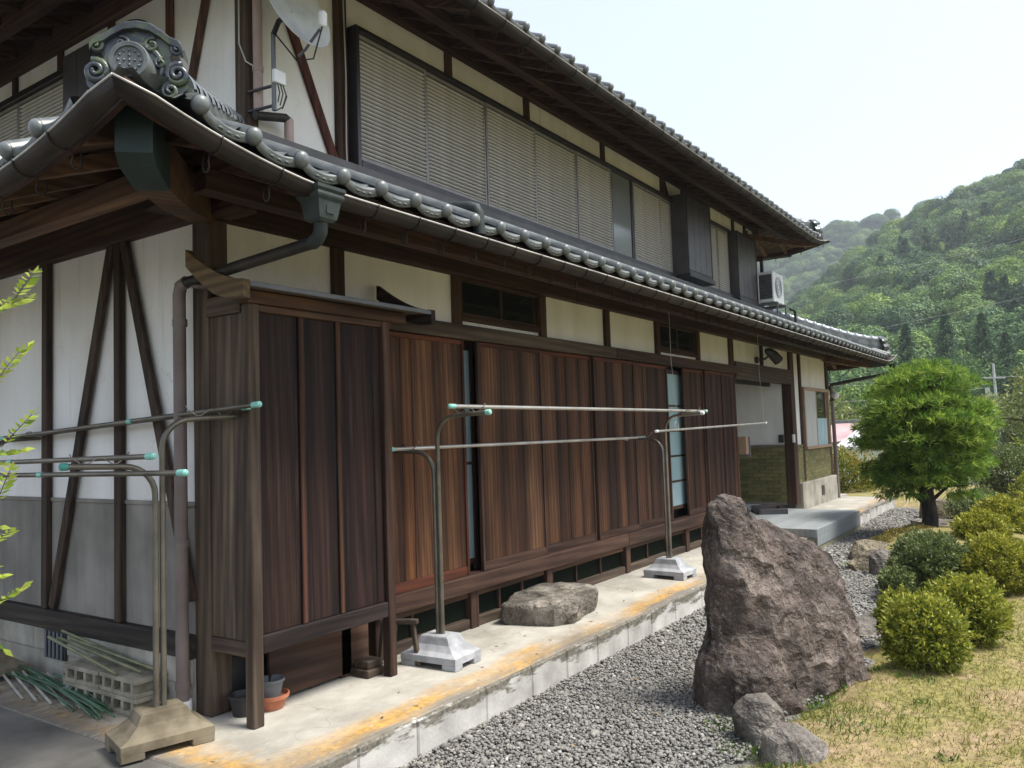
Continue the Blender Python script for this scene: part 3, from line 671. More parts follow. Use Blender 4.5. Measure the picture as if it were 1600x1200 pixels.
# black back-up slab added behind upper floor against light leaks
MB().box(X2 + .2, XE2, Y2 + .2, Y2 + .24, 3.2, 5.6, 0).build('light_block_sheet', 'black_plastic', house)
MB().box(XE2 - .1, XE2, Y2 + .1, 9, 3.0, 5.6, 0).build('plaster_panel', 'plaster', house)
# louvred metal storm shutters
slat_me = {}
def louvre(x0, x1, z0, z1, y, parent=house, axis=0, name='storm_shutter'):
    """panel in the xz plane (axis 0) or in the yz plane (axis 1), x0..x1 measured along the wall"""
    def bx(mb, a, b, d0, d1, p, q, c=.002):
        return mb.box(a, b, d0, d1, p, q, c) if axis == 0 else mb.box(d0, d1, a, b, p, q, c)
    fr = MB(); bx(fr, x0, x0 + .024, y, y + .03, z0, z1); bx(fr, x1 - .024, x1, y, y + .03, z0, z1); bx(fr, x0 + .0242, x1 - .0242, y, y + .03, z0, z0 + .05); bx(fr, x0 + .0242, x1 - .0242, y, y + .03, z1 - .03, z1)
    p = fr.build(name, 'alu_frame', parent)
    bk = MB(); bx(bk, x0 + .025, x1 - .025, y + .022, y + .026, z0 + .05, z1 - .03, 0); bk.build('backing', 'dark_metal', p)
    n = int(round((z1 - z0 - .085) / .0378)); s = (z1 - z0 - .085) / n; L = x1 - x0 - .052
    key = (round(L, 3), round(s, 4), axis)
    if key not in slat_me:
        prof = [(.0, .0), (-.013, .006), (-.016, .012), (.004, s * .74), (.012, s * .8), (.012, .0)]
        b = MB()
        if axis == 0: b.extrude(prof, (0, 0, 0), (0, 1, 0), (0, 0, 1), (1, 0, 0), L)
        else: b.extrude(prof, (0, 0, 0), (1, 0, 0), (0, 0, 1), (0, 1, 0), L)
        me = bpy.data.meshes.new('slat'); me.from_pydata(b.v, [], b.f); me.materials.append(MT['alu']); slat_me[key] = me
    for k in range(n):
        o = bpy.data.objects.new('slat', slat_me[key]); COL.objects.link(o); o.parent = p
        o.location = (x0 + .026, y + .012, z0 + .053 + k * s) if axis == 0 else (y + .012, x0 + .026, z0 + .053 + k * s)
    return p
YS = .845; E2 = [2.08, 3.0, 3.96, 4.92, 5.87, 6.79]
for i in range(5): louvre(E2[i] + .002, E2[i + 1] - .002, 3.87, 5.0, YS if i % 2 == 0 else YS + .012)
louvre(7.46, 8.38, 3.87, 5.0, YS); louvre(8.385, 8.78, 3.87, 5.0, YS + .012)
louvre(9.85, 10.78, 3.87, 5.0, YS + .012); louvre(10.785, 11.3, 3.87, 5.0, YS)
fr = MB().box(2.035, 2.078, .8, Y2 + .02, 3.80, 5.045).box(2.0785, 11.36, .8, Y2 + .02, 5.001, 5.045).box(2.0785, 11.36, .795, Y2 + .02, 3.80, 3.868).build('shutter_frame', 'dark_metal', house)
[MB().box(a_, a_ + .042, .86, .9, 3.87, 5.0, .002).build('sash', 'dark_metal', fr) for a_ in (6.80, 7.413)]
MB().box(6.84, 7.41, .875, .885, 3.87, 5.0, 0).build('pane', 'grey_glass', fr)
MB().box(2.035, 12.5, .86, Y2 + .02, 3.70, 3.799, .004).build('sill_board', WX, house, DK)
MB().box(X2 + .13, 13.05, .885, Y2 + .029, 3.42, 3.699, 0).build('flashing', 'flash', house)
for x in (2.05, 5.9): wbox('sill_stub', WZ, (.09, .032, .022), x, x + .09, .84, .884, 3.45, 3.699)
# upper shutter boxes: front of four tall ribbed panels
def up_box(x0, x1, y0, z0, z1):
    bx = MB().box(x0, x1, y0 + .012, Y2 - .0, z0, z1, .006).build('upper_shutter_box', 'bronze', house)
    n = 4; w = (x1 - x0 - .06) / n
    for k in range(n): MB().box(x0 + .03 + k * w + .004, x0 + .03 + (k + 1) * w - .004, y0, y0 + .0115, z0 + .06, z1 - .06, .003).build('panel', 'bronze', bx)
    MB().box(x0, x0 + .026, y0 - .006, y0 + .0115, z0, z1, .002).box(x1 - .026, x1, y0 - .006, y0 + .0115, z0, z1, .002).box(x0 + .027, x1 - .027, y0 - .006, y0 + .0115, z1 - .05, z1, .002).box(x0 + .027, x1 - .027, y0 - .006, y0 + .0115, z0, z0 + .05, .002).build('frame', 'dark_metal', bx)
    MB().box(x0 - .03, x1 + .03, y0 - .03, Y2, z0 - .055, z0 - .001, .004).build('base', 'dark_metal', bx)
up_box(8.79, 9.79, .6, 3.86, 5.1); up_box(11.37, 12.42, .7, 3.8, 5.03)
# left face shutters of the upper floor and their dark box
louvre(3.3, 4.3, 3.9, 4.92, X2 - .06, axis=1); louvre(4.31, 5.3, 3.9, 4.92, X2 - .06, axis=1)
MB().box(X2 - .10, X2 + .02, 3.25, 5.4, 4.925, 4.99, .004).box(X2 - .10, X2 + .02, 3.25, 5.4, 3.8, 3.895, .004).build('shutter_frame', 'dark_metal', house)
bx = MB().box(X2 - .17, X2, 2.25, 3.24, 3.75, 5.02, .006).build('upper_shutter_box', 'bronze', house)
for k in range(4): MB().box(X2 - .182, X2 - .1705, 2.29 + k * .23, 2.29 + k * .23 + .22, 3.8, 4.97, .003).build('panel', 'bronze', bx)
# ================================================================ ROOFS
TW, TS = .268, .235
def eave_tile_mesh():
    b = MB(); n = 13
    us = [.028 + (TW - .028 + .012) * i / (n - 1) for i in range(n)]
    wp = [-.03 * math.sin(math.pi * min(1, (u - .028) / (TW - .03))) ** .75 + .004 for u in us]
    rows = [(-.02, -.047), (-.024, -.043), (-.024, -.006), (-.018, 0.0), (.05, .0), (.29, .012)]
    vs = [(u, v, w + dw) for (v, dw) in rows for u, w in zip(us, wp)]
    fs = [(j * n + i, j * n + i + 1, (j + 1) * n + i + 1, (j + 1) * n + i) for j in range(len(rows) - 1) for i in range(n - 1)]
    b.add(vs, fs)
    # raised frame on the lip
    a = us[3:11]; wa = wp[3:11]; m = len(a)
    for lo, hi in ((-.012, -.008), (-.04, -.036)):
        vs = [(u, -.0275, w + lo) for u, w in zip(a, wa)] + [(u, -.0275, w + hi) for u, w in zip(a, wa)]
        b.add(vs, [(i, i + 1, m + i + 1, m + i) for i in range(m - 1)])
    for u, w in ((a[1], wa[1]), (a[3], wa[3]), (a[5], wa[5])): b.sphere((u + .008, -.026, w - .024), (.014, .004, .006), 6, 4)
    # roll running up the slope, ball nose at its end
    k = 9; path = [-.02, .29]
    vs = [(.042 * math.cos(math.pi * i / (k - 1)) + .004, v, .042 * math.sin(math.pi * i / (k - 1)) - .006 + (.012 if v > 0 else 0)) for v in path for i in range(k)]
    b.add(vs, [(i + 1, i, k + i, k + i + 1) for i in range(k - 1)])
    b.sphere((.004, -.022, -.006), (.04, .034, .042), 12, 8)
    me = bpy.data.meshes.new('eave_tile'); me.from_pydata(b.v, [], b.f); me.materials.append(MT['kawara'])
    me.polygons.foreach_set('use_smooth', [True] * len(me.polygons)); 
    try: me.set_sharp_from_angle(angle=R_(50))
    except Exception: pass
    return me
EAVE_ME = eave_tile_mesh()
class Roof:
    def __init__(s, x0, x1, y0, yb_, ze, slope, tmax, lift, lr):
        s.x0, s.x1, s.y0, s.yb, s.ze, s.slope, s.tmax, s.lift, s.lr = x0, x1, y0, yb_, ze, slope, tmax, lift, lr
    def L(s, side): return (s.x1 - s.x0) if side == 'front' else (s.yb - s.y0)
    def h(s, side, a, t):
        L = s.L(side); e = min(a, L - a) if side == 'front' else a
        lf = s.lift * max(0, 1 - e / s.lr) ** 2 * max(0, 1 - t / 1.2)
        return s.ze + s.slope * t + lf
    def p(s, side, a, t, dz=0):
        z = s.h(side, a, t) + dz
        if side == 'front': return Vector((s.x0 + a, s.y0 + t, z))
        if side == 'left': return Vector((s.x0 + t, s.y0 + a, z))
        return Vector((s.x1 - t, s.y0 + a, z))
    def field(s, side, name, parent, t1, thick=.0):
        """pan-tile field beyond the eave row, one joined mesh"""
        L = s.L(side); nu = 6; n = int(L / TW) * nu; us = np.linspace(0, L, n + 1); V = []; F = []; rows = []
        k = int(math.ceil(t1 / TS))
        for j in range(k):
            for f in (0.02, .98): rows.append((j + f) * t1 / k)
        prof = []
        for u in us:
            q = (u / TW) % 1.0
            prof.append(.036 if q < .001 or q > .999 else (-.04 * math.sin(math.pi * min(1, max(0, (q - .15) / .78))) ** .8 + (.03 * max(0, 1 - q / .15)) + .03 * max(0, (q - .93) / .07)))
        for r, t in enumerate(rows):
            st = .034 if r % 2 == 0 else .010
            for u, w in zip(us, prof): V.append(s.p(side, u, t, w + st + .02))
        m = len(us)
        for r in range(len(rows) - 1):
            t = (rows[r] + rows[r + 1]) / 2
            for i in range(n):
                u = (us[i] + us[i + 1]) / 2
                if u < t - .05: continue
                if side == 'front' and L - u < t - .05: continue
                q = (r * m + i, r * m + i + 1, (r + 1) * m + i + 1, (r + 1) * m + i); F.append(q if side != 'left' else q[::-1])
        o = np_mesh(name, V, F, 'kawara', parent, smooth=True); o['kind'] = 'stuff'; return o
    def eaves(s, side, parent, a0, a1):
        n = int((a1 - a0) / TW)
        for i in range(n):
            a = a0 + i * TW if side != 'left' else a0 + (i + 1) * TW
            b = a + TW if side != 'left' else a - TW
            p, q = s.p(side, a, 0), s.p(side, b, 0); A = (q - p).normalized(); up = (s.p(side, a, .2) - p).normalized(); C_ = A.cross(up).normalized(); up = C_.cross(A)
            o = bpy.data.objects.new('eave_tile', EAVE_ME); COL.objects.link(o); o.parent = parent
            p = p + C_ * (.065 + random.uniform(-.003, .003))
            o.matrix_local = Matrix(((A.x, up.x, C_.x, p.x), (A.y, up.y, C_.y, p.y), (A.z, up.z, C_.z, p.z), (0, 0, 0, 1)))
    def deck(s, side, parent, t1, col=DK2, dz=-.005, th=.03, t0=.03, name='roof_deck'):
        L = s.L(side); n = int(L / .2); V = []; F = []
        ts = [t0, t1 * .33, t1 * .66, t1]
        for dd in (dz, dz - th):
            for t in ts:
                for i in range(n + 1):
                    lo = t; hi = L - t if side == 'front' else L
                    a = lo + (hi - lo) * i / n; V.append(s.p(side, a, t, dd))
        m = n + 1; k = len(ts)
        for lay in range(2):
            for r in range(k - 1):
                for i in range(n):
                    q = (lay * k * m + r * m + i, lay * k * m + r * m + i + 1, lay * k * m + (r + 1) * m + i + 1, lay * k * m + (r + 1) * m + i); F.append(q if lay == 0 else q[::-1])
        for i in range(n): F.append((i, k * m + i, k * m + i + 1, i + 1))
        mb = MB(); mb.v = [tuple(v) for v in V]; mb.f = F
        return mb.build(name, WX if side == 'front' else WY, parent, col)
    def rafters(s, side, parent, sp, tin, w=.055, hgt=.075, a0=.35, a1=None, col=DK2, t0=.03):
        L = s.L(side); a1 = a1 or L - .3; a = a0
        while a < a1:
            e = min(a, L - a) if side == 'front' else a
            ti = min(tin, max(.35, e - .06))
            p = s.p(side, a, t0, -.036 - hgt / 2); q = s.p(side, a, ti, -.036 - hgt / 2)
            MB().bar(p, q, w, hgt, c=.004).build('rafter', WY if side == 'front' else WX, parent, jit(col, .3)); a += sp
    def gutter(s, side, parent_name, a0, a1, off=.042, r=.051, dz=-.072, hook=.32, hook0=.5):
        L = s.L(side); n = max(8, int((a1 - a0) / .12)); k = 9; sgn = 1
        path = []
        for i in range(n + 1):
            a = a0 + (a1 - a0) * i / n; ac = min(max(a, 0), L)
            path.append(s.p(side, ac, 0, dz) if True else 0)
            c = path[-1]
            if side == 'front': c.x = s.x0 + a; c.y -= off
            elif side == 'left': c.y = s.y0 + a; c.x -= off
            else: c.y = s.y0 + a; c.x += off
        out = {'front': Vector((0, -1, 0)), 'left': Vector((-1, 0, 0)), 'right': Vector((1, 0, 0))}[side]
        V = []; F = []
        for rad in (r, r - .005):
            for i, c in enumerate(path):
                # mitre at corner: shift in along-eave direction
                for j in range(k):
                    th = math.pi * j / (k - 1); o_ = out * math.cos(th) * rad; q = c + o_ + Vector((0, 0, -math.sin(th) * rad))
                    al = Vector((1, 0, 0)) if side == 'front' else Vector((0, 1, 0))
                    if i == 0 and a0 <= 0: q = q - al * (math.cos(th) * rad)
                    if i == n and side == 'front' and a1 >= L: q = q + al * (math.cos(th) * rad)
                    V.append(q)
        N1 = (n + 1) * k
        for lay in range(2):
            for i in range(n):
                for j in range(k - 1):
                    q = (lay * N1 + i * k + j, lay * N1 + (i + 1) * k + j, lay * N1 + (i + 1) * k + j + 1, lay * N1 + i * k + j + 1); F.append(q if (lay == 0) == (side == 'front' or side=='right') else q[::-1])
        for j in range(k - 1):
            for i in (0, n): F.append((i * k + j, i * k + j + 1, N1 + i * k + j + 1, N1 + i * k + j))
        mb = MB(); mb.v = [tuple(v) for v in V]; mb.f = F
        g = mb.build(parent_name, 'gutter', house, smooth=True)
        rim = [V[i * k] + Vector((0, 0, .003)) for i in range(n + 1)]
        MB().tube(rim, .0055, 6).build('rim_bead', 'gutter_wire', g, smooth=True)
        # joints and hooks
        a = a0 + hook0
        while a < a1 - .1:
            f = (a - a0) / (a1 - a0) * n; i = int(f); c = path[i].lerp(path[min(i + 1, n)], f - i); pts = []
            for j in range(9):
                th = math.pi * (-.06 + .78 * j / 8); pts.append(c + out * math.cos(th) * (r + .004) + Vector((0, 0, -math.sin(th) * (r + .004))))
            for (d_, z_) in ((.052, -.075), (.045, -.10), (.058, -.118), (.08, -.118), (.092, -.10), (.09, -.05)): pts.append(c - out * d_ * .9 + Vector((0, 0, z_)))
            MB().tube(pts, .0048, 5).build('gutter_hook', 'gutter', g, smooth=True); a += hook * random.uniform(.95, 1.05)
        return g, path
# ---- lower skirt roof
LR = Roof(-1.12, 15.35, -1.08, 9, 2.755, .42, 2.03, .19, 1.15)
lroof = LR.deck('front', house, 2.0, name='lower_roof')
LR.field('front', 'field_tiles', lroof, 2.0); LR.eaves('front', lroof, .30, LR.L('front') - .3)
LR.rafters('front', lroof, .38, 1.15)
lroof2 = LR.deck('left', house, 2.08, name='lower_side_roof')
LR.field('left', 'field_tiles', lroof2, 2.08); LR.eaves('left', lroof2, .30, 4.5); LR.rafters('left', lroof2, .38, 1.2, a1=6, col=(.1, .062, .04))
lroof3 = LR.deck('right', house, 2.1, name='lower_side_roof')
LR.field('right', 'field_tiles', lroof3, 2.1); LR.eaves('right', lroof3, .30, 3.5); LR.rafters('right', lroof3, .38, .9, a1=4, col=TAN)
# fascia boards
def fascia(rf, side, parent, a0, a1, dz0=-.002, dz1=-.095, t=.02, col=(.05, .027, .02), th=.022):
    n = max(4, int((a1 - a0) / .15)); V = []; F = []
    for i in range(n + 1):
        a = a0 + (a1 - a0) * i / n
        for tt in (t, t + th):
            for dz in (dz0, dz1): V.append(rf.p(side, max(a, tt), tt, dz - rf.slope * (tt - t)))
    for i in range(n):
        b = i * 4
        for j, k in ((0, 1), (1, 3), (3, 2), (2, 0)): F.append((b + j, b + k, b + 4 + k, b + 4 + j))
    F += [(0, 1, 3, 2), (n * 4, n * 4 + 2, n * 4 + 3, n * 4 + 1)]
    mb = MB(); mb.v = [tuple(v) for v in V]; mb.f = F; return mb.build('fascia', WX if side == 'front' else WY, parent, col)
fascia(LR, 'front', lroof, .0, LR.L('front')); fascia(LR, 'left', lroof2, .0, 8); fascia(LR, 'right', lroof3, 0, 8)
# purlin under the rafters half way out on the left side, and its outrigger
MB().bar((-.55, -.42, 2.80), (-.55, 8, 2.80), .1, .11).build('purlin', WY, lroof2, (.12, .075, .05))
MB().bar((-.42, -.55, 2.80), (14.9, -.55, 2.80), .1, .11).build('purlin', WX, lroof, DK)
LR.gutter('front', 'rain_gutter', -.042, LR.L('front') + .042, hook=.305, hook0=.42); LR.gutter('left', 'rain_gutter', -.042, 7, hook=.3, hook0=.42); LR.gutter('right', 'rain_gutter', -.042, 4, hook=.4)
# hip rafters with copper-clad ends
def hip_rafter(rf, sx, xc, yc, zin, copper=True, zo=-.06):
    d = Vector((sx, -1, 0)).normalized(); side = d.cross(Vector((0, 0, 1)))
    O = Vector((xc, yc, 0)); out = O + d * .04
    base = Vector((xc, yc, 0)) - d * 1.45
    prof = []
    zt = rf.ze + rf.lift - .075
    top = [(0, zt - .0), (.35, zt - .02), (.8, zt + .0), (1.5, zt + .1)]
    k_ = 1.0 if copper else .5; bot = [(0, zt - .185 * k_), (.06, zt - .225 * k_), (.32, zt - .245 * k_), (.8, zt - .2 * k_), (1.5, zt + .1 - .18 * k_)]
    poly = [(a, z) for a, z in top] + [(a, z) for a, z in reversed(bot)]
    tip = Vector((xc, yc, 0)) - d * .16
    MB().extrude(poly, tuple(tip - side * .068), tuple(-d), (0, 0, 1), tuple(side), .136).build('hip_rafter', WX, house, MID)
    if copper:
        pc = [(-.004, zt + .004), (.3, zt - .014), (.3, zt - .252), (.055, zt - .229), (-.004, zt - .187)]
        MB().extrude(pc, tuple(tip - side * .072), tuple(-d), (0, 0, 1), tuple(side), .144).build('copper_cap', 'copper', house)
hip_rafter(LR, -1, LR.x0, LR.y0, 2.9); hip_rafter(LR, 1, LR.x1, LR.y0, 2.9)
# hip ridges: bed of flat tiles, round caps, end ornament
def arc_cap_mesh(r0, r1, L, name):
    b = MB(); k = 11; V = []
    for (x, r, dz) in ((0, r0, 0), (.02, r0 + .007, 0), (.05, r0 + .007, 0), (.055, r0, 0), (L, r1, 0)):
        for i in range(k):
            t = math.pi * i / (k - 1); V.append((x, r * math.cos(t), r * math.sin(t)))
    b.add(V, [(j * k + i, j * k + i + 1, (j + 1) * k + i + 1, (j + 1) * k + i) for j in range(4) for i in range(k - 1)])
    me = bpy.data.meshes.new(name); me.from_pydata(b.v, [], b.f); me.materials.append(MT['kawara_gloss']); me.polygons.foreach_set('use_smooth', [True] * len(me.polygons)); return me
def spiral(c, r, turns, sgn=1, n=26, ph=0):
    return [(c[0] + sgn * r * (1 - .82 * i / n) * math.cos(ph + turns * 2 * math.pi * i / n), c[1] + r * (1 - .82 * i / n) * math.sin(ph + turns * 2 * math.pi * i / n)) for i in range(n + 1)]
def onigawara(parent, O, n_, scale=1.0):
    """ridge-end ornament: shaped plate, arched hood, scrolls, round boss with beads"""
    n_ = Vector(n_).normalized(); U = Vector((0, 0, 1)).cross(n_).normalized(); V = Vector((0, 0, 1)); O = Vector(O)
    P = lambda u, v, w=0: O + (U * u + V * v + n_ * w) * scale
    half = [(0, .345), (.07, .335), (.12, .305), (.17, .275), (.185, .235), (.15, .215), (.155, .19), (.215, .165), (.245, .11), (.235, .05), (.195, .015), (.15, .0), (.1, -.03), (.06, -.06)]
    poly = [(u, v) for u, v in half] + [(-u, v) for u, v in reversed(half[1:])]
    og = MB().extrude([(u * scale, v * scale) for u, v in poly], tuple(P(0, 0, -.05)), tuple(U), tuple(V), tuple(n_), .09 * scale).build('ridge_end_tile', 'kawara_moss', parent)
    hood = [(-.215, .235), (-.195, .268), (-.15, .285), (-.115, .315), (-.06, .348), (0, .358), (.06, .348), (.115, .315), (.15, .285), (.195, .268), (.215, .235)]
    V_ = []; F_ = []
    for i, (u, v) in enumerate(hood):
        for (w, dv) in ((-.07, -.012), (-.07, .02), (.05, .026), (.075, .01), (.07, -.02), (.03, -.025)): V_.append(P(u * 1.0, v + dv, w))
    for i in range(len(hood) - 1):
        for j in range(6): F_.append((i * 6 + j, i * 6 + (j + 1) % 6, (i + 1) * 6 + (j + 1) % 6, (i + 1) * 6 + j))
    F_ += [tuple(range(6)), tuple(range((len(hood) - 1) * 6, len(hood) * 6))[::-1]]
    MB().add(V_, F_).build('hood', 'kawara_moss', og, smooth='auto')
    for sg in (-1, 1):
        for c, r, tr, rad in (((sg * .19, .245), .034, 1.6, .0105), ((sg * .19, .115), .058, 1.9, .016), ((sg * .155, .03), .045, 1.6, .013), ((sg * .11, .17), .03, 1.3, .009), ((sg * .07, .26), .04, 1.2, .009)):
            MB().tube([P(u, v, .045 + .02 * k / 26) for k, (u, v) in enumerate(spiral(c, r, tr, sg, ph=1.2))], [rad * (1 - .45 * k / 26) for k in range(27)], 7).build('scroll', 'kawara_moss', og, smooth=True)
    # inner ring behind the boss
    MB().tube([P(.115 * math.cos(t), .15 + .115 * math.sin(t), .045) for t in np.linspace(-.5, math.pi + .5, 20)], .012, 6).build('ring', 'kawara_moss', og, smooth=True)
    # boss: short cylinder with rim, recessed face and beads
    q = n_.to_track_quat('Z', 'Y').to_matrix().to_4x4(); bo = P(0, .115, 0)
    prof = [(0.0, .19), (.06, .19), (.066, .191), (.068, .202), (.086, .204), (.092, .196), (.092, 0)]
    b = MB().lathe([(r * scale, z * scale) for r, z in prof[::-1]], n=26)
    bs = b.build('boss', 'kawara', og, smooth='auto', M=Matrix.Translation(bo) @ q)
    for k in range(17):
        if k == 0: c = (0, 0)
        elif k < 5: c = (.024 * math.cos(k * 1.57), .024 * math.sin(k * 1.57))
        else: c = (.05 * math.cos(k * math.pi / 6), .05 * math.sin(k * math.pi / 6))
        MB().sphere((c[0] * scale, c[1] * scale, .191 * scale), .0075 * scale, 6, 4).build('bead', 'kawara', bs, smooth=True)
    return og
def hip_ridge(rf, sx, xc, yc, d1, ncap, r=.088, scale=1.0):
    dirn = Vector((sx, -1, 0)).normalized(); S2 = math.sqrt(2)
    def pt(d, dz): # d: inward distance along one axis
        side = 'left' if sx < 0 else 'right'
        return Vector((xc - sx * d, yc + d, rf.h('front', d, d) + dz))
    n = 24; d0 = .16; W = .1; lay = None
    for (w, z0, z1) in ((.112, .02, .1), (.116, .101, .128), (.108, .129, .156), (.1, .157, .184), (.092, .185, .212), (.084, .213, .24)):
        V = []; F = []; sd = dirn.cross(Vector((0, 0, 1)))
        for i in range(n + 1):
            d = d0 + (d1 - d0) * i / n
            for dz in (z0, z1):
                for s_ in (-1, 1): V.append(pt(d, dz) + sd * w * s_)
        for i in range(n):
            b = i * 4; F += [(b, b + 4, b + 6, b + 2), (b + 1, b + 3, b + 7, b + 5), (b + 2, b + 6, b + 7, b + 3), (b, b + 1, b + 5, b + 4)]
        F += [(0, 2, 3, 1), (n * 4, n * 4 + 1, n * 4 + 3, n * 4 + 2)]
        o = MB().add(V, F).build('ridge_bed' if lay is None else 'ridge_course', 'kawara', house if lay is None else lay)
        lay = lay or o
    me = arc_cap_mesh(r, r * .9, (d1 - d0) * S2 / ncap * 1.12, 'ridge_cap')
    for i in range(ncap):
        d = d0 + (d1 - d0) * i / ncap; p = pt(d, .238); q = pt(d + .1, .238); A = (q - p).normalized(); B_ = Vector((0, 0, 1)).cross(A).normalized(); C_ = A.cross(B_)
        o = bpy.data.objects.new('ridge_cap', me); COL.objects.link(o); o.parent = lay
        o.matrix_local = Matrix(((A.x, B_.x, C_.x, p.x), (A.y, B_.y, C_.y, p.y), (A.z, B_.z, C_.z, p.z), (0, 0, 0, 1)))
    # corner tile at the tip and the ornament
    onigawara(lay, pt(.18, -.005), dirn, scale)
hip_ridge(LR, -1, LR.x0, LR.y0, 2.02, 15, scale=.83)
hip_ridge(LR, 1, LR.x1, LR.y0, 2.1, 15, .08, .85)
# ---- upper roof
UR = Roof(-.17, 13.95, -.21, 9.2, 5.06, .42, 4.5, .17, 1.2)
uroof = UR.deck('front', house, 4.4, name='upper_roof')
UR.field('front', 'field_tiles', uroof, 4.4); UR.eaves('front', uroof, .3, UR.L('front') - .3); UR.rafters('front', uroof, .36, 1.2, col=DK2)
uroof2 = UR.deck('left', house, 4.4, name='upper_side_roof'); UR.field('left', 'field_tiles', uroof2, 4.4); UR.rafters('left', uroof2, .36, 1.25, a1=8, col=(.06, .032, .022)); UR.eaves('left', uroof2, .3, 6)
uroof3 = UR.deck('right', house, 4.4, name='upper_side_roof', col=TAN); UR.field('right', 'field_tiles', uroof3, 4.4); UR.rafters('right', uroof3, .4, .95, a1=4, col=TAN); UR.eaves('right', uroof3, .3, 4)
fascia(UR, 'front', uroof, 0, UR.L('front')); fascia(UR, 'left', uroof2, 0, 8.5); fascia(UR, 'right', uroof3, 0, 8.5)
UR.gutter('front', 'rain_gutter', -.042, UR.L('front') + .042, hook=.4, hook0=.5); UR.gutter('right', 'rain_gutter', -.042, 5, hook=.5); UR.gutter('left', 'rain_gutter', -.042, 8, hook=.5)
MB().bar((.3, .32, 5.17), (13.5, .32, 5.17), .1, .11).build('purlin', WX, uroof, DK)
MB().bar((.4, .3, 5.17), (.4, 8, 5.17), .1, .12).build('purlin', WY, uroof2, (.075, .042, .03))
hip_rafter(UR, 1, UR.x1, UR.y0, 5.2, copper=False); hip_rafter(UR, -1, UR.x0, UR.y0, 5.2, copper=False)
hip_ridge(UR, 1, UR.x1, UR.y0, 4.3, 24, .08, .9); hip_ridge(UR, -1, UR.x0, UR.y0, 4.3, 24, .08, .9)

# ---- rain hopper and downpipes
def hopper(x, y, z, s=1.0, parent=house):
    def ring(w, d, zz): return [(x - w, y - d, z + zz), (x + w, y - d, z + zz), (x + w, y + d, z + zz), (x - w, y + d, z + zz)]
    lv = [(.05, .048, -.135), (.066, .062, -.118), (.07, .066, -.1), (.085, .078, -.02), (.1, .09, .0), (.103, .093, .012), (.096, .087, .03), (.108, .098, .045), (.108, .098, .065), (.09, .082, .066)]
    V = []; F = []
    for w, d, zz in lv: V += ring(w * s, d * s, zz * s)
    for i in range(len(lv) - 1):
        for j in range(4): F.append((i * 4 + j, i * 4 + (j + 1) % 4, (i + 1) * 4 + (j + 1) % 4, (i + 1) * 4 + j))
    F += [(3, 2, 1, 0), tuple(len(V) - 4 + k for k in range(4))]
    h = MB().add(V, F).build('rain_hopper', 'hopper', parent)
    em = [(-.03, -.09), (.03, -.09), (.03, -.045), (0, -.022), (-.03, -.045)]
    MB().extrude([(u * s, v * s) for u, v in em], (x + .005, y - .079 * s, z), (1, 0, 0), (0, -.13, 1), (0, -1, 0), .006).build('emblem', 'hopper', h)
    return h
hopper(-.165, -1.125, 2.645, .82)
def pipe(pts, r, mat, name='downpipe', collars=()):
    p = MB().tube(pts, r, 14).build(name, mat, house, smooth='auto')
    for c, a in collars: MB().tube([Vector(c) - Vector(a) * .02, Vector(c) + Vector(a) * .02], r + .005, 14).build('collar', mat, p, smooth='auto')
    return p
pipe([(-.165, -1.125, 2.55), (-.165, -1.12, 2.49), (-.16, -1.09, 2.462), (-.15, -1.05, 2.455)], .034, 'hopper', 'pipe_elbow')
pipe([(-.152, -1.06, 2.456), (-.082, .09, 2.42)], .031, 'pipe_dark')
dp = pipe([(-.082, .07, 2.425), (-.08, .13, 2.41), (-.078, .15, 2.36), (-.075, .15, .06)], .036, 'pipe', collars=(((-.075, .15, 2.2), (0, 0, 1)), ((-.075, .15, .95), (0, 0, 1)), ((-.075, .15, .17), (0, 0, 1))))
MB().tube([(-.075, .15, -.005), (-.075, .15, .09)], .05, 16).build('pipe_socket', 'white_plastic', dp, smooth='auto')
for z in (1.15, .17): MB().tube([(-.04, .15, z), (.03, .15, z)], .008, 6).build('pipe_clip', 'pipe', dp)
# upper downpipe with offset on the lower roof
pipe([(X2 + .07, Y2 - .06, 5.0), (X2 + .07, Y2 - .06, 3.95)], .036, 'pipe_pink', collars=(((X2 + .07, Y2 - .06, 4.3), (0, 0, 1)),))
pipe([(X2 + .03, Y2 - .07, 3.93), (1.28, Y2 - .085, 3.99), (1.315, Y2 - .09, 3.97)], .034, 'pipe_dark', 'pipe_elbow')
pipe([(1.31, Y2 - .09, 3.985), (1.31, Y2 - .09, 3.66)], .036, 'pipe_pink', 'downpipe')
# overflow elbow over the eave
pipe([(1.12, -.9, 2.93), (1.1, -1.06, 2.90), (1.11, -1.1, 2.885), (1.115, -1.115, 2.85), (1.115, -1.118, 2.72)], .034, 'hopper', 'overflow_elbow')
# far end: hopper, slanting pipe, downpipe
hopper(15.2, -1.12, 2.63, .8)
pipe([(15.18, -1.1, 2.5), (14.62, -.02, 2.3), (14.6, .0, 2.25), (14.6, -.02, 2.2)], .035, 'pipe_dark'); pipe([(14.6, -.03, 2.22), (14.6, -.05, .0)], .038, 'pipe')
pipe([(14.72, .15, 2.7), (14.72, .15, .3)], .03, 'pipe_dark')
pipe([(13.9, .45, 4.95), (13.3, .85, 4.85), (13.28, .86, 4.8), (13.28, .86, 4.2)], .035, 'pipe_dark')
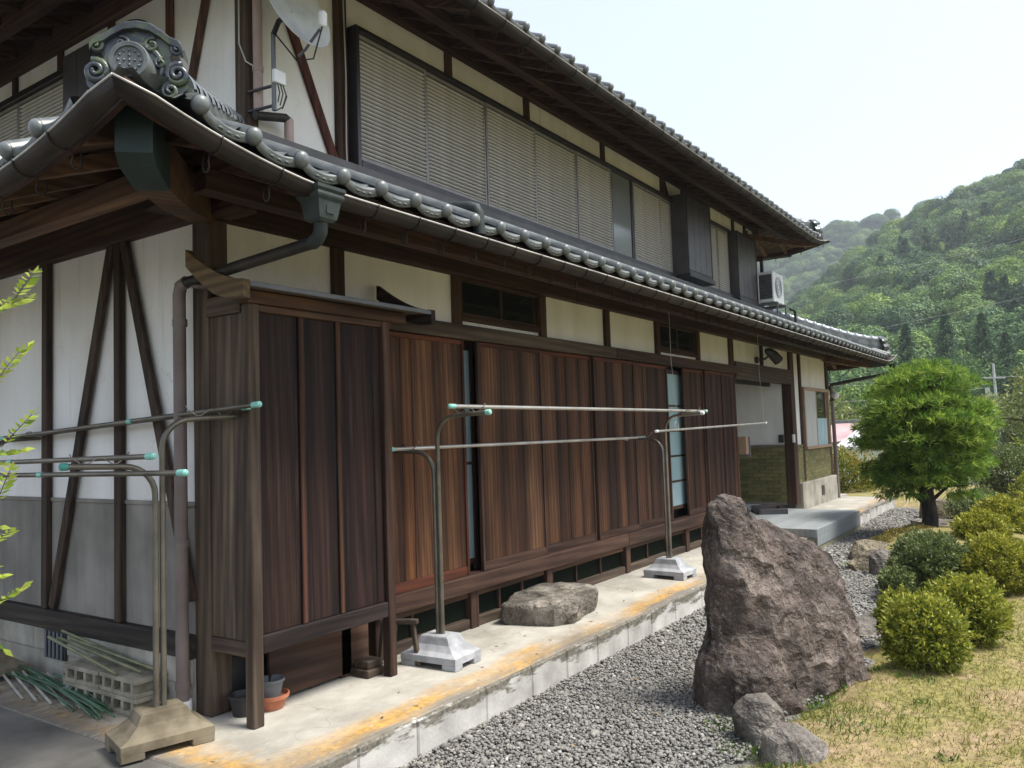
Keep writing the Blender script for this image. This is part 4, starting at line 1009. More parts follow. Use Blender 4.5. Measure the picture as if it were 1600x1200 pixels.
# loose wires on the upper wall
MB().tube([(1.98, Y2 - .02, 5.3), (1.985, Y2 - .03, 4.6), (1.97, Y2 - .035, 4.0), (1.96, Y2 - .05, 3.7), (1.75, Y2 - .05, 3.72)], .006, 5).build('cable', 'pale_cord', house)
MB().tube([(X2 - .01, Y2 + .05, 5.3), (X2 - .012, Y2 + .05, 4.5), (X2 + .0, Y2 - .01, 4.35), (X2 + .05, Y2 - .07, 4.3)], .006, 5).build('cable', 'pale_cord', house)
# ================================================================ OBJECTS ROUND THE HOUSE
def bend(p0, zc, x1, r, n=7, sgn=1):
    """upright at p0 going up, bending over sideways along local x"""
    pts = [Vector((p0[0], p0[1], p0[2])), Vector((p0[0], p0[1], zc - r))]
    for k in range(1, n + 1):
        a = math.pi / 2 * k / n; pts.append(Vector((p0[0] + sgn * r * (1 - math.cos(a)), p0[1], zc - r + r * math.sin(a))))
    pts.append(Vector((x1, p0[1], zc + .012))); return pts
def laundry_stand(label, loc, rot, basemat, cap1='mint', cap2='mint', tube='steel', group=None, zt=1.64, zs=1.405, arm=.43):
    t = thing('laundry_stand', label, 'laundry stand', group); t.location = loc; t.rotation_euler = (0, 0, rot)
    lv = [(.222, .15, .036), (.222, .15, .078), (.175, .118, .102), (.132, .09, .14), (.11, .076, .185), (.1, .07, .192), (.082, .056, .192)]
    V = []; F = []
    for a, b, z in lv: V += [(-a, -b, z), (a, -b, z), (a, b, z), (-a, b, z)]
    for i in range(len(lv) - 1):
        for j in range(4): F.append((i * 4 + j, i * 4 + (j + 1) % 4, (i + 1) * 4 + (j + 1) % 4, (i + 1) * 4 + j))
    F += [(3, 2, 1, 0), tuple(len(V) - 4 + k for k in range(4))]
    b = MB().add(V, F).build('base', basemat, t)
    for sx in (-1, 1):
        for sy in (-1, 1): MB().box(sx * .167 - .055, sx * .167 + .055, sy * .108 - .042, sy * .108 + .042, 0, .037, .004).build('foot', basemat, b)
    up1 = MB().tube(bend((.018, .0, .12), zt, arm, .15), .0155, 10).build('tall_upright', tube, t, smooth='auto')
    up2 = MB().tube(bend((-.018, .0, .12), zs, -arm, .15, sgn=-1), .0155, 10).build('short_upright', tube, t, smooth='auto')
    for up, x, z, cm, sg in ((up1, arm, zt + .012, cap1, 1), (up2, -arm, zs + .012, cap2, -1)):
        MB().tube([(x - sg * .012, 0, z), (x + sg * .02, 0, z), (x + sg * .026, 0, z)], [.019, .019, .012], 10).build('end_cap', cm, up, smooth='auto')
        w = []
        for k in range(25):
            q = k / 24; xx = x - sg * (.02 + .27 * q); w.append((xx, .004, z + .022 + .018 * math.cos(q * 4 * math.pi) + (.02 if k in (0, 24) else 0)))
        MB().tube(w, .0035, 5).build('pole_hook', 'steel', up, smooth=True)
    return t
laundry_stand('steel laundry stand with white concrete foot beside the shutter box', (1.44, -.45, 0), R_(-90) + .06, 'base_white', tube='pole_brown')
laundry_stand('steel laundry stand with white concrete foot near the tall rock', (4.98, -.55, 0), R_(-90) - .05, 'base_white', cap1='white_plastic', cap2='white_plastic')
laundry_stand('bronze laundry stand on ochre stained concrete foot at house corner', (-.38, -.12, 0), -.28, 'base_tan', cap1='green_cap', cap2='green_cap', tube='pole_brown')
laundry_stand('laundry stand on ochre stained foot past the concrete blocks', (-.31, 2.0, 0), -.05, 'base_tan', cap1='green_cap', cap2='green_cap', tube='pole_brown', zt=1.58)
def wash_pole(label, p, q, mat, caps='mint', joint=None, r=.0135):
    p, q = Vector(p), Vector(q); d = (q - p).normalized()
    t = tag(MB().tube([p, q], r, 10).build('washing_pole', mat, smooth='auto'), label, 'washing pole')
    for e, s_ in ((p, -1), (q, 1)): MB().tube([e - d * s_ * .05, e + d * s_ * .004, e + d * s_ * .012], [r + .003, r + .003, r * .5], 10).build('end_cap', caps, t, smooth='auto')
    if joint: 
        c = p.lerp(q, joint); MB().tube([c - d * .025, c + d * .025], r + .0025, 10).build('joint_sleeve', 'mint' if mat == 'pole_brown' else 'white_plastic', t, smooth='auto')
    return t
wash_pole('upper steel washing pole laid across the two white footed stands', (1.25, -.74, 1.695), (5.66, -.76, 1.685), 'pole')
wash_pole('lower steel washing pole laid across the two white footed stands', (1.2, -.24, 1.428), (5.15, -.25, 1.425), 'pole')
wash_pole('upper bronze washing pole ending over the house corner post', (-.1, -.57, 1.70), (-.08, 2.3, 1.595), 'pole_brown', joint=.42)
wash_pole('second upper bronze washing pole tucked behind its twin', (-.035, -.40, 1.695), (-.02, 2.4, 1.59), 'pole_brown')
wash_pole('bronze washing pole resting on the short arm of corner stand', (-.6, -.43, 1.455), (-.62, 2.2, 1.425), 'pole_brown', joint=.53)
wash_pole('bronze washing pole hung beneath the short arm of corner stand', (-.56, -.62, 1.375), (-.58, 2.2, 1.355), 'pole_brown', joint=.47)
hp = wash_pole('thin pole hung by cords from the eave beside frosted glass', (4.68, -.6, 1.485), (8.27, -.6, 1.545), 'pole', caps='white_plastic', r=.012)
for x, z in ((5.2, 1.5), (8.15, 1.55)): MB().tube([(x - .06, -.6, 2.74), (x - .05, -.595, 2.2), (x + .01, -.605, 1.8), (x, -.6, z)], .002, 5).build('hanging_cord', 'pale_cord', hp)
MB().tube([(5.2 + .05 * math.sin(a), -.6, 1.53 + .05 * math.cos(a)) for a in np.linspace(0, 6.2, 14)], .004, 5).build('cord_loop', 'pale_cord', hp)

# hollow concrete blocks
def block_mesh():
    b = MB(); L, D, T = .39, .19, .1
    b.box(0, D, 0, L, T - .024, T, .003); b.box(0, D, 0, L, 0, .024, .003)
    for y in (.03, .131, .232, .333): b.box(.001, D - .001, y, y + .027, .0239, T - .0239, .002)
    me = bpy.data.meshes.new('concrete_block'); me.from_pydata(b.v, [], b.f); me.materials.append(MT['block']); return me
BM = block_mesh()
for (y, z, rz, lab) in ((.36, 0, .0, 'hollow concrete block under another at the corner end'), (.752, 0, .01, 'hollow concrete block under another at the cane end'), (.365, .101, -.02, 'hollow concrete block on top, nearer the brown downpipe'), (.757, .101, .015, 'hollow concrete block on top, nearer the cane pile')):
    o = bpy.data.objects.new('concrete_block', BM); COL.objects.link(o); o.location = (-.225, y, z); o.rotation_euler = (0, 0, rz); tag(o, lab, 'block', 'hollow concrete blocks stacked by the end wall')
# garden canes
def cane(p, q, r, mat, lab, sag=0):
    p, q = Vector(p), Vector(q); pts = []
    for k in range(9):
        t = k / 8; c = p.lerp(q, t) + Vector((0, 0, sag * 4 * t * (1 - t))); pts.append(c)
    o = MB().tube(pts, [r * (1 + (.14 if k % 2 else 0)) for k in range(9)], 7).build('garden_cane', mat, smooth='auto'); tag(o, lab, 'garden cane', 'loose garden canes by the end wall')
for k in range(20):
    a = random.uniform(-.05, .06)
    p = (-.11 + random.uniform(-.12, .06), 1.7 + random.uniform(-.3, .35), .012 + .07 * random.random()); q = (-.3 + a + .02 * math.sin(k), .5 + random.uniform(-.1, .5), .008 + .012 * (k % 4))
    cane(p, q, random.uniform(.004, .0075), 'bamboo', 'dark green garden cane in the loose heap on the floor', random.uniform(0, .03))
for k in range(5): cane((-.1 - .03 * k, 1.6 + .1 * k, .05), (-.3 - .02 * k, .8 + .13 * k, .01), .008, 'bamboo_grey', 'bleached cane mixed into the green heap')
for k, (x0, x1) in enumerate(((-.05, -.07), (-.1, -.13), (-.14, -.22), (-.03, -.04))):
    cane((x0 - .02, 1.36 + .05 * k, .29 + .01 * k), (x1, .36 + .1 * k, .216), .0095, 'bamboo_olive', 'olive cane leaning across the top of the blocks', .0)
tw_ = tag(MB().tube([(-.2 + .05 * math.sin(k * 1.3), 1.02 + .05 * math.cos(k * 1.1) + .008 * k, .05 + .02 * math.sin(k)) for k in range(18)], .005, 5).build('twine', 'wire', smooth=True), 'tangle of blue grey twine on the cane heap', 'twine')
# dry leaves and twig litter by the wall
MT['litter'] = tone_mat('leaf_litter', [(0, (.06, .045, .03)), (1, (.25, .2, .13))], .9, 0)
n_ = 420; lx = RNG.uniform(-.42, -.03, n_); ly = RNG.uniform(.4, 2.2, n_); V = []; F = []
for i in range(n_):
    a = RNG.uniform(0, 6.28); s_ = RNG.uniform(.006, .02); c = np.array([lx[i], ly[i], .004 + RNG.uniform(0, .006)]); u = np.array([math.cos(a), math.sin(a), .2]) * s_; v = np.array([-math.sin(a), math.cos(a), .1]) * s_ * .35
    V += [c - u, c + v, c + u, c - v]; F.append((4 * i, 4 * i + 1, 4 * i + 2, 4 * i + 3))
tag(np_mesh('leaf_litter', V, F, 'litter', attr=RNG.uniform(0, 1, n_)), 'dry leaf and twig litter on the side strip', 'litter', kind='stuff')
# flower pots under the shutter box
pt_ = thing('flower_pot', 'terracotta bowl with a grey plastic pot nested inside', 'flower pot', loc=(.27, -.17, 0))
MB().lathe([(0, 0), (.065, 0), (.09, .06), (.1, .062), (.102, .082), (.094, .082), (.085, .06), (0, .05)], n=24).build('bowl', 'terracotta', pt_, smooth='auto')
MB().lathe([(0, .052), (.05, .052), (.068, .15), (.076, .15), (.077, .165), (.068, .165), (.06, .12), (0, .115)], n=24).build('inner_pot', 'grey_pot', pt_, smooth='auto')
tag(MB().lathe([(0, 0), (.055, 0), (.075, .1), (.082, .1), (.083, .115), (.074, .115), (.065, .08), (0, .07)], (.12, -.12, 0), 22).build('flower_pot', 'black_plastic', smooth='auto'), 'black plastic pot in shadow behind shutter box leg', 'flower pot')
tag(MB().box(.93, 1.08, -.28, -.12, 0, .05, .006).box(.95, 1.07, -.26, -.14, .0505, .1, .006).build('timber_block', WX, None, GREY), 'stacked grey timber offcuts under the shutter box', 'timber block')
st = thing('wooden_trestle', 'low weathered wooden trestle beside the white laundry foot', 'trestle', loc=(0, 0, 0))
MB().bar((1.2, -.13, .29), (1.32, -.36, .285), .05, .03).build('top_rail', WY, st, GREY)
for p, q in (((1.215, -.15, .275), (1.2, -.12, 0)), ((1.3, -.33, .27), (1.31, -.37, 0)), ((1.25, -.22, .275), (1.3, -.14, 0))): MB().bar(p, q, .035, .025, up=(1, 0, 0)).build('leg', WZ, st, GREY)

# satellite dish
ds = thing('satellite_dish', 'white satellite dish with signal box on upper corner post', 'satellite dish')
MB().tube([(1.04, .66, 3.93), (1.04, .66, 4.5)], .017, 10).build('mast', 'flash', ds, smooth='auto')
for z in (3.97, 4.12): MB().bar((1.04, .67, z), (1.0, .9, z), .02, .02).build('bracket', 'dark_metal', ds)
MB().box(1.012, 1.12, .615, .65, 4.13, 4.23, .006).build('signal_box', 'white_plastic', ds)
for k in range(3): MB().tube([(1.05 + .025 * k, .63, 4.13), (1.06 + .03 * k, .62, 4.06), (1.05 + .02 * k, .63, 3.99 - .02 * k)], .005, 5).build('cable', 'black_wire', ds)
MB().tube([(1.1, .63, 4.13), (1.125, .62, 4.05), (1.1, .63, 3.97), (1.05, .65, 3.93)], .005, 5).build('cable', 'black_wire', ds)
aim = Vector((.02, -.93, .36)).normalized(); qd = aim.to_track_quat('Z', 'Y').to_matrix().to_4x4()
V = []; F = []; nr, na = 8, 36
for i in range(nr + 1):
    r = i / nr
    for k in range(na): a = 2 * math.pi * k / na; V.append((.30 * r * math.cos(a), .35 * r * math.sin(a), .062 * r * r))
for i in range(nr):
    for k in range(na): F.append((i * na + k, i * na + (k + 1) % na, (i + 1) * na + (k + 1) % na, (i + 1) * na + k))
m_ = MB(); m_.add(V, F); V2 = [(x, y, z - .006) for x, y, z in V]; m_.add(V2, [f[::-1] for f in F])
base = nr * na; m_.f += [(base + k, base + (k + 1) % na, len(V) + base + (k + 1) % na, len(V) + base + k) for k in range(na)]
dc = Vector((1.13, .55, 4.68)); MB_d = m_.build('reflector', 'dish', ds, smooth='auto', M=Matrix.Translation(dc) @ qd)
MB().tube([(1.04, .66, 4.5), (1.06, .62, 4.6), tuple(dc - aim * .01)], .02, 8).build('mount', 'dark_metal', ds)
lnb = dc + aim * .33 + Vector((0, 0, -.28)); low = dc + aim * .05 + Vector((.05, -.03, -.31))
MB().tube([tuple(low - aim * .08), tuple(low), tuple(lnb - aim * .03 + Vector((0, 0, -.05)))], .011, 7).build('feed_arm', 'flash', ds)
cq = (-aim).to_track_quat('Z', 'Y').to_matrix().to_4x4()
MB().tube([lnb + Vector((0, 0, -.05)), lnb + Vector((0, 0, -.035)), lnb + Vector((.005, 0, .05)), lnb + Vector((.008, 0, .066))], [.022, .034, .034, .02], 12).build('receiver', 'white_plastic', ds, smooth='auto')
MB().tube([tuple(lnb + Vector((0, 0, -.05))), tuple(low + Vector((.05, -.03, -.06))), tuple(low - aim * .1 + Vector((0, 0, -.02))), (1.05, .64, 4.5)], .006, 6).build('cable', 'black_wire', ds, smooth=True)
# air conditioner outdoor unit on the lower roof
ac = thing('air_conditioner', 'white outdoor air conditioner unit beside the upper shutter box', 'air conditioner')
ax0, ax1, ay0, ay1, az0, az1 = 12.5, 13.16, .42, .70, 3.84, 4.42
MB().box(ax0, ax1, ay0, ay1, az0, az1, .012).build('casing', 'white_plastic', ac)
gr = MB().box(ax0 - .004, ax0 - .0005, ay0 + .03, ay1 - .01, az0 + .06, az1 - .05, 0).build('side_grille', 'black_plastic', ac)
for k in range(13): MB().box(ax0 - .012, ax0 - .0045, ay0 + .03, ay1 - .01, az0 + .07 + k * .036, az0 + .084 + k * .036, .001).build('fin', 'flash', gr)
MB().tube([(12.78, ay0 - .002, 4.14), (12.78, ay0 - .012, 4.14)], .2, 28).build('fan_grille', 'dish', ac, smooth='auto')
for r in (.06, .11, .16, .195): MB().tube([(12.78 + r * math.cos(a), ay0 - .014, 4.14 + r * math.sin(a)) for a in np.linspace(0, 2 * math.pi, 29)], .005, 5).build('fan_ring', 'flash', ac)
for x in (12.55, 13.1): MB().box(x, x + .05, ay0 - .05, ay1 + .1, 3.79, 3.839, .003).build('support', 'flash', ac); MB().bar((x + .025, ay0 - .03, 3.79), (x + .025, ay0 - .03, 3.45), .03, .03, up=(1, 0, 0)).build('leg', 'flash', ac)
pipe([(13.1, .3, 3.74), (13.3, .28, 3.74), (13.36, .28, 3.7), (13.37, .28, 3.5)], .025, 'pipe_dark', 'drain_pipe')
# spot lamp over the entrance
sl = thing('wall_lamp', 'black spot lamp on a bracket above the entrance', 'lamp', loc=(0, 0, 0))
MB().tube([(9.95, .03, 2.55), (9.95, -.02, 2.55)], .05, 14).build('wall_plate', 'black_plastic', sl, smooth='auto')
MB().tube([(9.95, -.02, 2.55), (9.97, -.12, 2.56), (10.02, -.15, 2.6)], .016, 8).build('arm', 'black_plastic', sl)
MB().tube([(9.98, -.13, 2.66), (10.0, -.14, 2.68), (10.05, -.165, 2.67), (10.11, -.2, 2.63), (10.2, -.26, 2.53)], [.02, .05, .068, .078, .083], 14).build('shade', 'black_plastic', sl, smooth='auto')
# letter box, intercom, tray, small end-wall light
lb = thing('letter_box', 'tan letter box with a pale front on the entrance post', 'letter box')
MB().box(8.845, 8.95, -.12, .02, 1.1, 1.36, .005).build('body', 'brown_alu', lb); MB().box(8.951, 8.97, -.14, .0, 1.06, 1.36, .004).build('front_plate', 'flash', lb)
ic = thing('intercom', 'black and white intercom on the inner entrance wall', 'intercom')
MB().box(11.70, 11.735, .165, .25, 1.2, 1.34, .005).build('panel', 'black_plastic', ic); MB().box(11.66, 11.735, -.035, .0, 1.2, 1.34, .004).build('speaker_unit', 'white_plastic', ic)
tr = thing('shoe_tray', 'shallow black tray with tan base on the porch tiles', 'tray', loc=(10.4, .08, pz))
tr.rotation_euler = (0, 0, .5)
MB().box(-.33, .33, -.2, .2, .0, .012, 0).build('base', 'brown_alu', tr)
for a, b, c_, d_ in ((-.35, .35, -.22, -.201), (-.35, .35, .201, .22), (-.35, -.331, -.2, .2), (.331, .35, -.2, .2)): MB().box(a, b, c_, d_, 0, .085, .004).build('rim', 'bronze', tr)
el = thing('wall_light', 'small white globe light on the far end post', 'lamp')
MB().sphere((14.6, -.1, 2.08), .075, 14, 9).build('globe', 'white_plastic', el, smooth=True); MB().tube([(14.55, .0, 1.98), (14.58, -.08, 2.0)], .02, 8).build('holder', 'dark_metal', el)

# ================================================================ ROCKS
def rock_mat(name, ca, cb, cc, sc=2.5):
    m, nt, b = base_mat(name); v = texco(nt)
    c = ramp(nt, noise_n(nt, v, sc, 7, .62), [(.3, ca), (.5, cb), (.72, cc)])
    c = mixc(nt, c, ramp(nt, noise_n(nt, v, sc * .55, 5, .6), [(.38, (.42, .4, .38, 1)), (.56, (1.12, 1.1, 1.08, 1))]), .9, 'MULTIPLY')
    v2 = texco(nt, (1, 1, .45)); c = mixc(nt, c, ramp(nt, noise_n(nt, v2, 7, 6, .7), [(.35, (.45, .43, .43, 1)), (.65, (1.3, 1.28, 1.25, 1))]), .8, 'MULTIPLY')
    c = mixc(nt, c, ramp(nt, noise_n(nt, v, 38, 4, .7), [(.55, (0, 0, 0, 1)), (.75, (.42, .4, .36, 1))]), .35, 'ADD')
    li = noise_n(nt, texco(nt, (1, 1, 1)), 6.5, 5, .7); c = mixc(nt, c, (.4, .36, .31, 1), ramp(nt, li, [(.62, (0, 0, 0, 1)), (.75, (.45, .45, .45, 1))]))
    nt.links.new(c, b.inputs['Base Color']); b.inputs['Roughness'].default_value = .85; b.inputs['Specular IOR Level'].default_value = .3
    a = N(nt, 'ShaderNodeMath', operation='ADD'); nt.links.new(noise_n(nt, v, 9, 8, .7), a.inputs[0]); nt.links.new(noise_n(nt, v, 45, 4, .6), a.inputs[1])
    # chipped fracture relief
    vo = N(nt, 'ShaderNodeTexVoronoi', feature='F1'); vo.inputs['Scale'].default_value = 6.5; wv = N(nt, 'ShaderNodeVectorMath', operation='MULTIPLY_ADD'); nz = N(nt, 'ShaderNodeTexNoise'); nz.inputs['Scale'].default_value = 5; nz.inputs['Detail'].default_value = 4
    nt.links.new(v, nz.inputs['Vector']); nt.links.new(nz.outputs['Color'], wv.inputs[0]); wv.inputs[1].default_value = (.35, .35, .35); nt.links.new(v, wv.inputs[2]); nt.links.new(wv.outputs[0], vo.inputs['Vector'])
    a2 = N(nt, 'ShaderNodeMath', operation='MULTIPLY_ADD'); nt.links.new(vo.outputs['Distance'], a2.inputs[0]); a2.inputs[1].default_value = 2.6; nt.links.new(a.outputs[0], a2.inputs[2])
    bumpn(nt, b, a2.outputs[0], .9, .035); return m
MT['rock_red'] = rock_mat('purple_brown_rock', (.032, .024, .02, 1), (.105, .083, .07, 1), (.28, .24, .21, 1))
MT['rock_grey'] = rock_mat('grey_garden_stone', (.07, .065, .055, 1), (.17, .155, .135, 1), (.3, .28, .25, 1))
MT['rock_tan'] = rock_mat('tan_garden_stone', (.09, .08, .05, 1), (.2, .175, .12, 1), (.3, .27, .2, 1))
import bmesh
def rock(label, base, u, hulls, mat, z0=-.22, seed=0, cuts=7, rough=.03, lean=0, zshrink=.4):
    """broken stone: convex hulls of scattered points (u along, v up, T depth), faces subdivided and roughened"""
    u = Vector((*u, 0)).normalized(); w = Vector((-u.y, u.x, 0)); B = Vector((*base, z0)); rg = np.random.default_rng(seed + 300)
    V = []; F = []
    for outline, T in hulls:
        pol = np.array(outline); c = pol.mean(0); vm = max(.1, pol[:, 1].max()); pts = []
        def put(uu, vv, ww):
            k = 1 - zshrink * max(0, min(1, vv / vm)); pts.append(B + u * uu + w * (ww * k + lean * vv) + Vector((0, 0, vv)))
        for (uu, vv) in pol: put(uu, vv, rg.uniform(-.3, .3) * T)
        for f, lo, hi, rep in ((.78, .5, .85, 1), (.5, .75, 1.0, 1)):
            for (uu, vv) in pol[::1 if f > .6 else 2]:
                for sg in (-1, 1): put(c[0] + (uu - c[0]) * f * rg.uniform(.85, 1.1), c[1] + (vv - c[1]) * f * rg.uniform(.85, 1.1), sg * T * rg.uniform(lo, hi))
        bm = bmesh.new()
        for q in pts: bm.verts.new(q)
        r_ = bmesh.ops.convex_hull(bm, input=bm.verts)
        bmesh.ops.delete(bm, geom=[g_ for g_ in bm.verts if not g_.link_faces], context='VERTS')
        bmesh.ops.dissolve_limit(bm, angle_limit=R_(9), verts=bm.verts, edges=bm.edges); bmesh.ops.triangulate(bm, faces=bm.faces)
        bmesh.ops.subdivide_edges(bm, edges=bm.edges, cuts=cuts, use_grid_fill=True); bmesh.ops.triangulate(bm, faces=bm.faces); bm.normal_update()
        off = []
        for v in bm.verts:
            q = v.co + Vector((seed * 3.1, seed, 0)); d = rough * (noise.fractal(q * 3.0, .9, 2.1, 4) - .25 * abs(noise.noise(q * 7)) * 2) + rough * .35 * noise.fractal(q * 13, .8, 2, 4)
            off.append(v.co + v.normal * d)
        o = len(V); bm.verts.index_update(); V += [tuple(q) for q in off]; F += [tuple(o + x.index for x in f.verts) for f in bm.faces]; bm.free()
    return tag(np_mesh('garden_rock', V, F, mat, smooth='auto'), label, 'rock')
BODY = [(.03, .95), (.2, 1.14), (.45, 1.12), (.75, 1.0), (1.0, .86), (1.1, .64), (1.14, .4), (1.15, .12), (1.13, -.1), (.7, -.14), (.1, -.14), (-.1, -.1), (-.13, .12), (-.09, .45), (-.03, .8)]
SPIKE = [(.03, 1.22), (.12, 1.3), (.29, 1.29), (.4, 1.12), (.5, .8), (.35, .4), (.0, .4), (-.05, .7), (.0, 1.05)]
FOOT = [(-.12, .3), (.1, .55), (.35, .5), (.5, .2), (.5, -.12), (-.15, -.12)]
FOOT2 = [(.72, .6), (.95, .6), (1.06, .35), (1.12, .05), (1.12, -.12), (.8, -.12), (.7, .2)]
rock('tall jagged purple brown standing rock rising from the gravel', (2.04, -2.15), (.87, -.49), [(BODY, .26), (SPIKE, .24), (FOOT, .36), (FOOT2, .27)], 'rock_red', seed=2, cuts=15, rough=.036, lean=.05)
rock('small rounded grey stone at the foot of the tall rock', (1.62, -2.44), (.6, -.8), [([(-0.05, -0.1), (-0.06, 0.18), (0.02, 0.26), (0.12, 0.26), (0.2, 0.18), (0.21, -.1)], .14)], 'rock_grey', seed=5, cuts=7, rough=.018)
rock('low slanting grey stone half sunk in the moss', (1.42, -2.66), (.6, -.8), [([(-0.1, -0.1), (-0.06, 0.16), (0.02, 0.21), (0.1, 0.2), (0.24, 0.11), (0.31, -0.03), (.25, -.1)], .17)], 'rock_grey', seed=8, cuts=7, rough=.018)
rock('dark angular stone at the edge of the tree mound', (7.1, -2.17), (.4, -.9), [([(-0.15, -0.1), (-0.15, 0.24), (-0.01, 0.31), (0.17, 0.28), (0.23, 0.1), (0.2, -0.1)], .22)], 'rock_grey', seed=11, cuts=5, rough=.02)
rock('tan stone lying against the dark angular stone', (7.4, -1.93), (.4, -.9), [([(-0.2, -0.1), (-.19, .08), (-0.0, 0.22), (0.12, 0.25), (0.13, -0.1)], .22)], 'rock_tan', seed=14, cuts=5, rough=.02)
rock('mossy dark stone edging the mound toward the porch', (8.1, -1.68), (.4, -.9), [([(-0.12, -0.1), (-.08, .1), (0.02, 0.24), (0.17, 0.27), (0.4, 0.22), (.42, -.1)], .35)], 'rock_tan', seed=17, cuts=5, rough=.02)
rock('flat pale stone behind the near clipped shrubs', (4.4, -2.52), (.9, -.4), [([(-0.3, -0.1), (-.32, .05), (-0.2, 0.11), (0.3, 0.12), (0.42, 0.05), (.42, -.1)], .22)], 'rock_grey', seed=20, cuts=5, rough=.015)
rock('little pale stone beside the near clipped shrub', (3.05, -2.72), (.7, -.7), [([(-0.07, -0.05), (-.06, .06), (0.0, 0.09), (0.07, 0.05), (.08, -.05)], .07)], 'rock_grey', seed=23, cuts=3, rough=.008)
rock('flat paving stone behind the tree trunk', (11.6, -2.35), (.3, -.95), [([(-0.55, -0.05), (-.55, .1), (0, 0.13), (0.55, 0.1), (.55, -.05)], .5)], 'rock_grey', z0=-.16, seed=26, cuts=4, rough=.015)
rock('blocky stone standing behind the tree trunk', (13.2, -1.95), (.3, -.95), [([(-0.25, -0.05), (-.22, .3), (0, 0.36), (0.25, 0.3), (.25, -.05)], .25)], 'rock_tan', z0=-.2, seed=29, cuts=4, rough=.02)
def ray_poly(pl, cx, cy, a):
    dx, dy = math.cos(a), math.sin(a); best = 9
    for (x1, y1), (x2, y2) in zip(pl, pl[1:] + pl[:1]):
        ex, ey = x2 - x1, y2 - y1; den = dx * ey - dy * ex
        if abs(den) < 1e-9: continue
        t = ((x1 - cx) * ey - (y1 - cy) * ex) / den; s_ = ((x1 - cx) * dy - (y1 - cy) * dx) / den
        if t > 0 and -1e-6 <= s_ <= 1 + 1e-6: best = min(best, t)
    return best
# stepping stone on the apron: thick slab, pale top
u_ = Vector((.93, .0, 0)); pl = [(2.48, -.2), (2.62, -.62), (2.8, -.7), (3.3, -.62), (3.52, -.5), (3.5, -.15), (3.3, .0), (2.85, -.05)]
na = 96; V = []; F = []; cx_, cy_ = 3.0, -.36
A_ = np.array(pl); an = np.arctan2(A_[:, 1] - cy_, A_[:, 0] - cx_); ra = np.hypot(A_[:, 0] - cx_, A_[:, 1] - cy_); o_ = np.argsort(an); an, ra = an[o_], ra[o_]
prof = [(.95, -.01), (.98, .03), (1.0, .07), (1.0, .12), (.995, .15), (.97, .163), (.94, .168), (.8, .17), (.6, .17), (.4, .171), (.2, .17), (0.01, .17)]
for (f, z) in prof:
    for k in range(na):
        a = -math.pi + 2 * math.pi * k / na; r = ray_poly(pl, cx_, cy_, a) * f
        p = Vector((cx_ + r * math.cos(a), cy_ + r * math.sin(a), z)); d = noise.fractal(p * 5, 1, 2, 4); V.append((p.x + .025 * d * math.cos(a), p.y + .025 * d * math.sin(a), max(0, p.z + (.012 * d if z > .05 else 0))))
for j in range(len(prof) - 1):
    for k in range(na): F.append((j * na + k, j * na + (k + 1) % na, (j + 1) * na + (k + 1) % na, (j + 1) * na + k))
MT['step_stone'] = rock_mat('step_stone', (.1, .09, .075, 1), (.23, .21, .175, 1), (.36, .335, .29, 1), 3.5)
tag(np_mesh('stepping_stone', V, F, 'step_stone', smooth='auto'), 'thick flat topped stepping stone below the sliding doors', 'stepping stone')

# fallen leaves and bits of bark lying about
n_ = 260; xs_ = RNG.uniform(-.4, 7, n_); ys_ = RNG.uniform(-4.6, -.15, n_); V = []; F = []; kk = 0
for i in range(n_):
    x_, y_ = xs_[i], ys_[i]
    z_ = .004 if y_ > -.98 else (-.185 if y_ > yb(x_) else float(lawn_z(np.array([x_]), np.array([y_]))[0]) + .012)
    if -1.05 < y_ < -.97: continue
    a = RNG.uniform(0, 6.28); s_ = RNG.uniform(.008, .022); c = np.array([x_, y_, z_]); u = np.array([math.cos(a), math.sin(a), RNG.uniform(-.1, .3)]) * s_; v = np.array([-math.sin(a), math.cos(a), RNG.uniform(-.2, .2)]) * s_ * .45
    V += [c - u, c + v, c + u, c - v]; F.append((kk, kk + 1, kk + 2, kk + 3)); kk += 4
MT['fallen'] = tone_mat('fallen_leaf', [(0, (.07, .045, .025)), (.5, (.2, .13, .06)), (1, (.33, .26, .12))], .85, 0)
tag(np_mesh('fallen_leaves', V, F, 'fallen', attr=RNG.uniform(0, 1, len(F))), 'scattered dry leaves on apron, gravel and lawn', 'leaves', kind='stuff')
# ================================================================ PLANTS
def leaf_mat(name, stops, trans=.3, rough=.5, pos=None):
    m, nt, b = base_mat(name); at = N(nt, 'ShaderNodeAttribute'); at.attribute_name = 'tone'
    c = ramp(nt, at.outputs['Fac'], stops)
    if pos:
        oi = N(nt, 'ShaderNodeObjectInfo'); c = mixc(nt, c, ramp(nt, oi.outputs['Random'], pos), 1.0, 'MULTIPLY')
    nt.links.new(c, b.inputs['Base Color']); b.inputs['Roughness'].default_value = rough; b.inputs['Specular IOR Level'].default_value = .35
    t = N(nt, 'ShaderNodeBsdfTranslucent'); nt.links.new(c, t.inputs[0]); mx = N(nt, 'ShaderNodeMixShader'); mx.inputs[0].default_value = trans
    nt.links.new(b.outputs[0], mx.inputs[1]); nt.links.new(t.outputs[0], mx.inputs[2]); nt.links.new(mx.outputs[0], nt.nodes['Material Output'].inputs[0]); return m
MT['azalea'] = leaf_mat('azalea_leaf', [(0, (.04, .07, .012)), (.4, (.12, .16, .02)), (.75, (.27, .29, .035)), (1, (.44, .42, .06))])
MT['azalea_dark'] = leaf_mat('dark_azalea_leaf', [(0, (.035, .06, .02)), (.5, (.09, .13, .045)), (.9, (.2, .235, .08)), (1, (.3, .32, .12))])
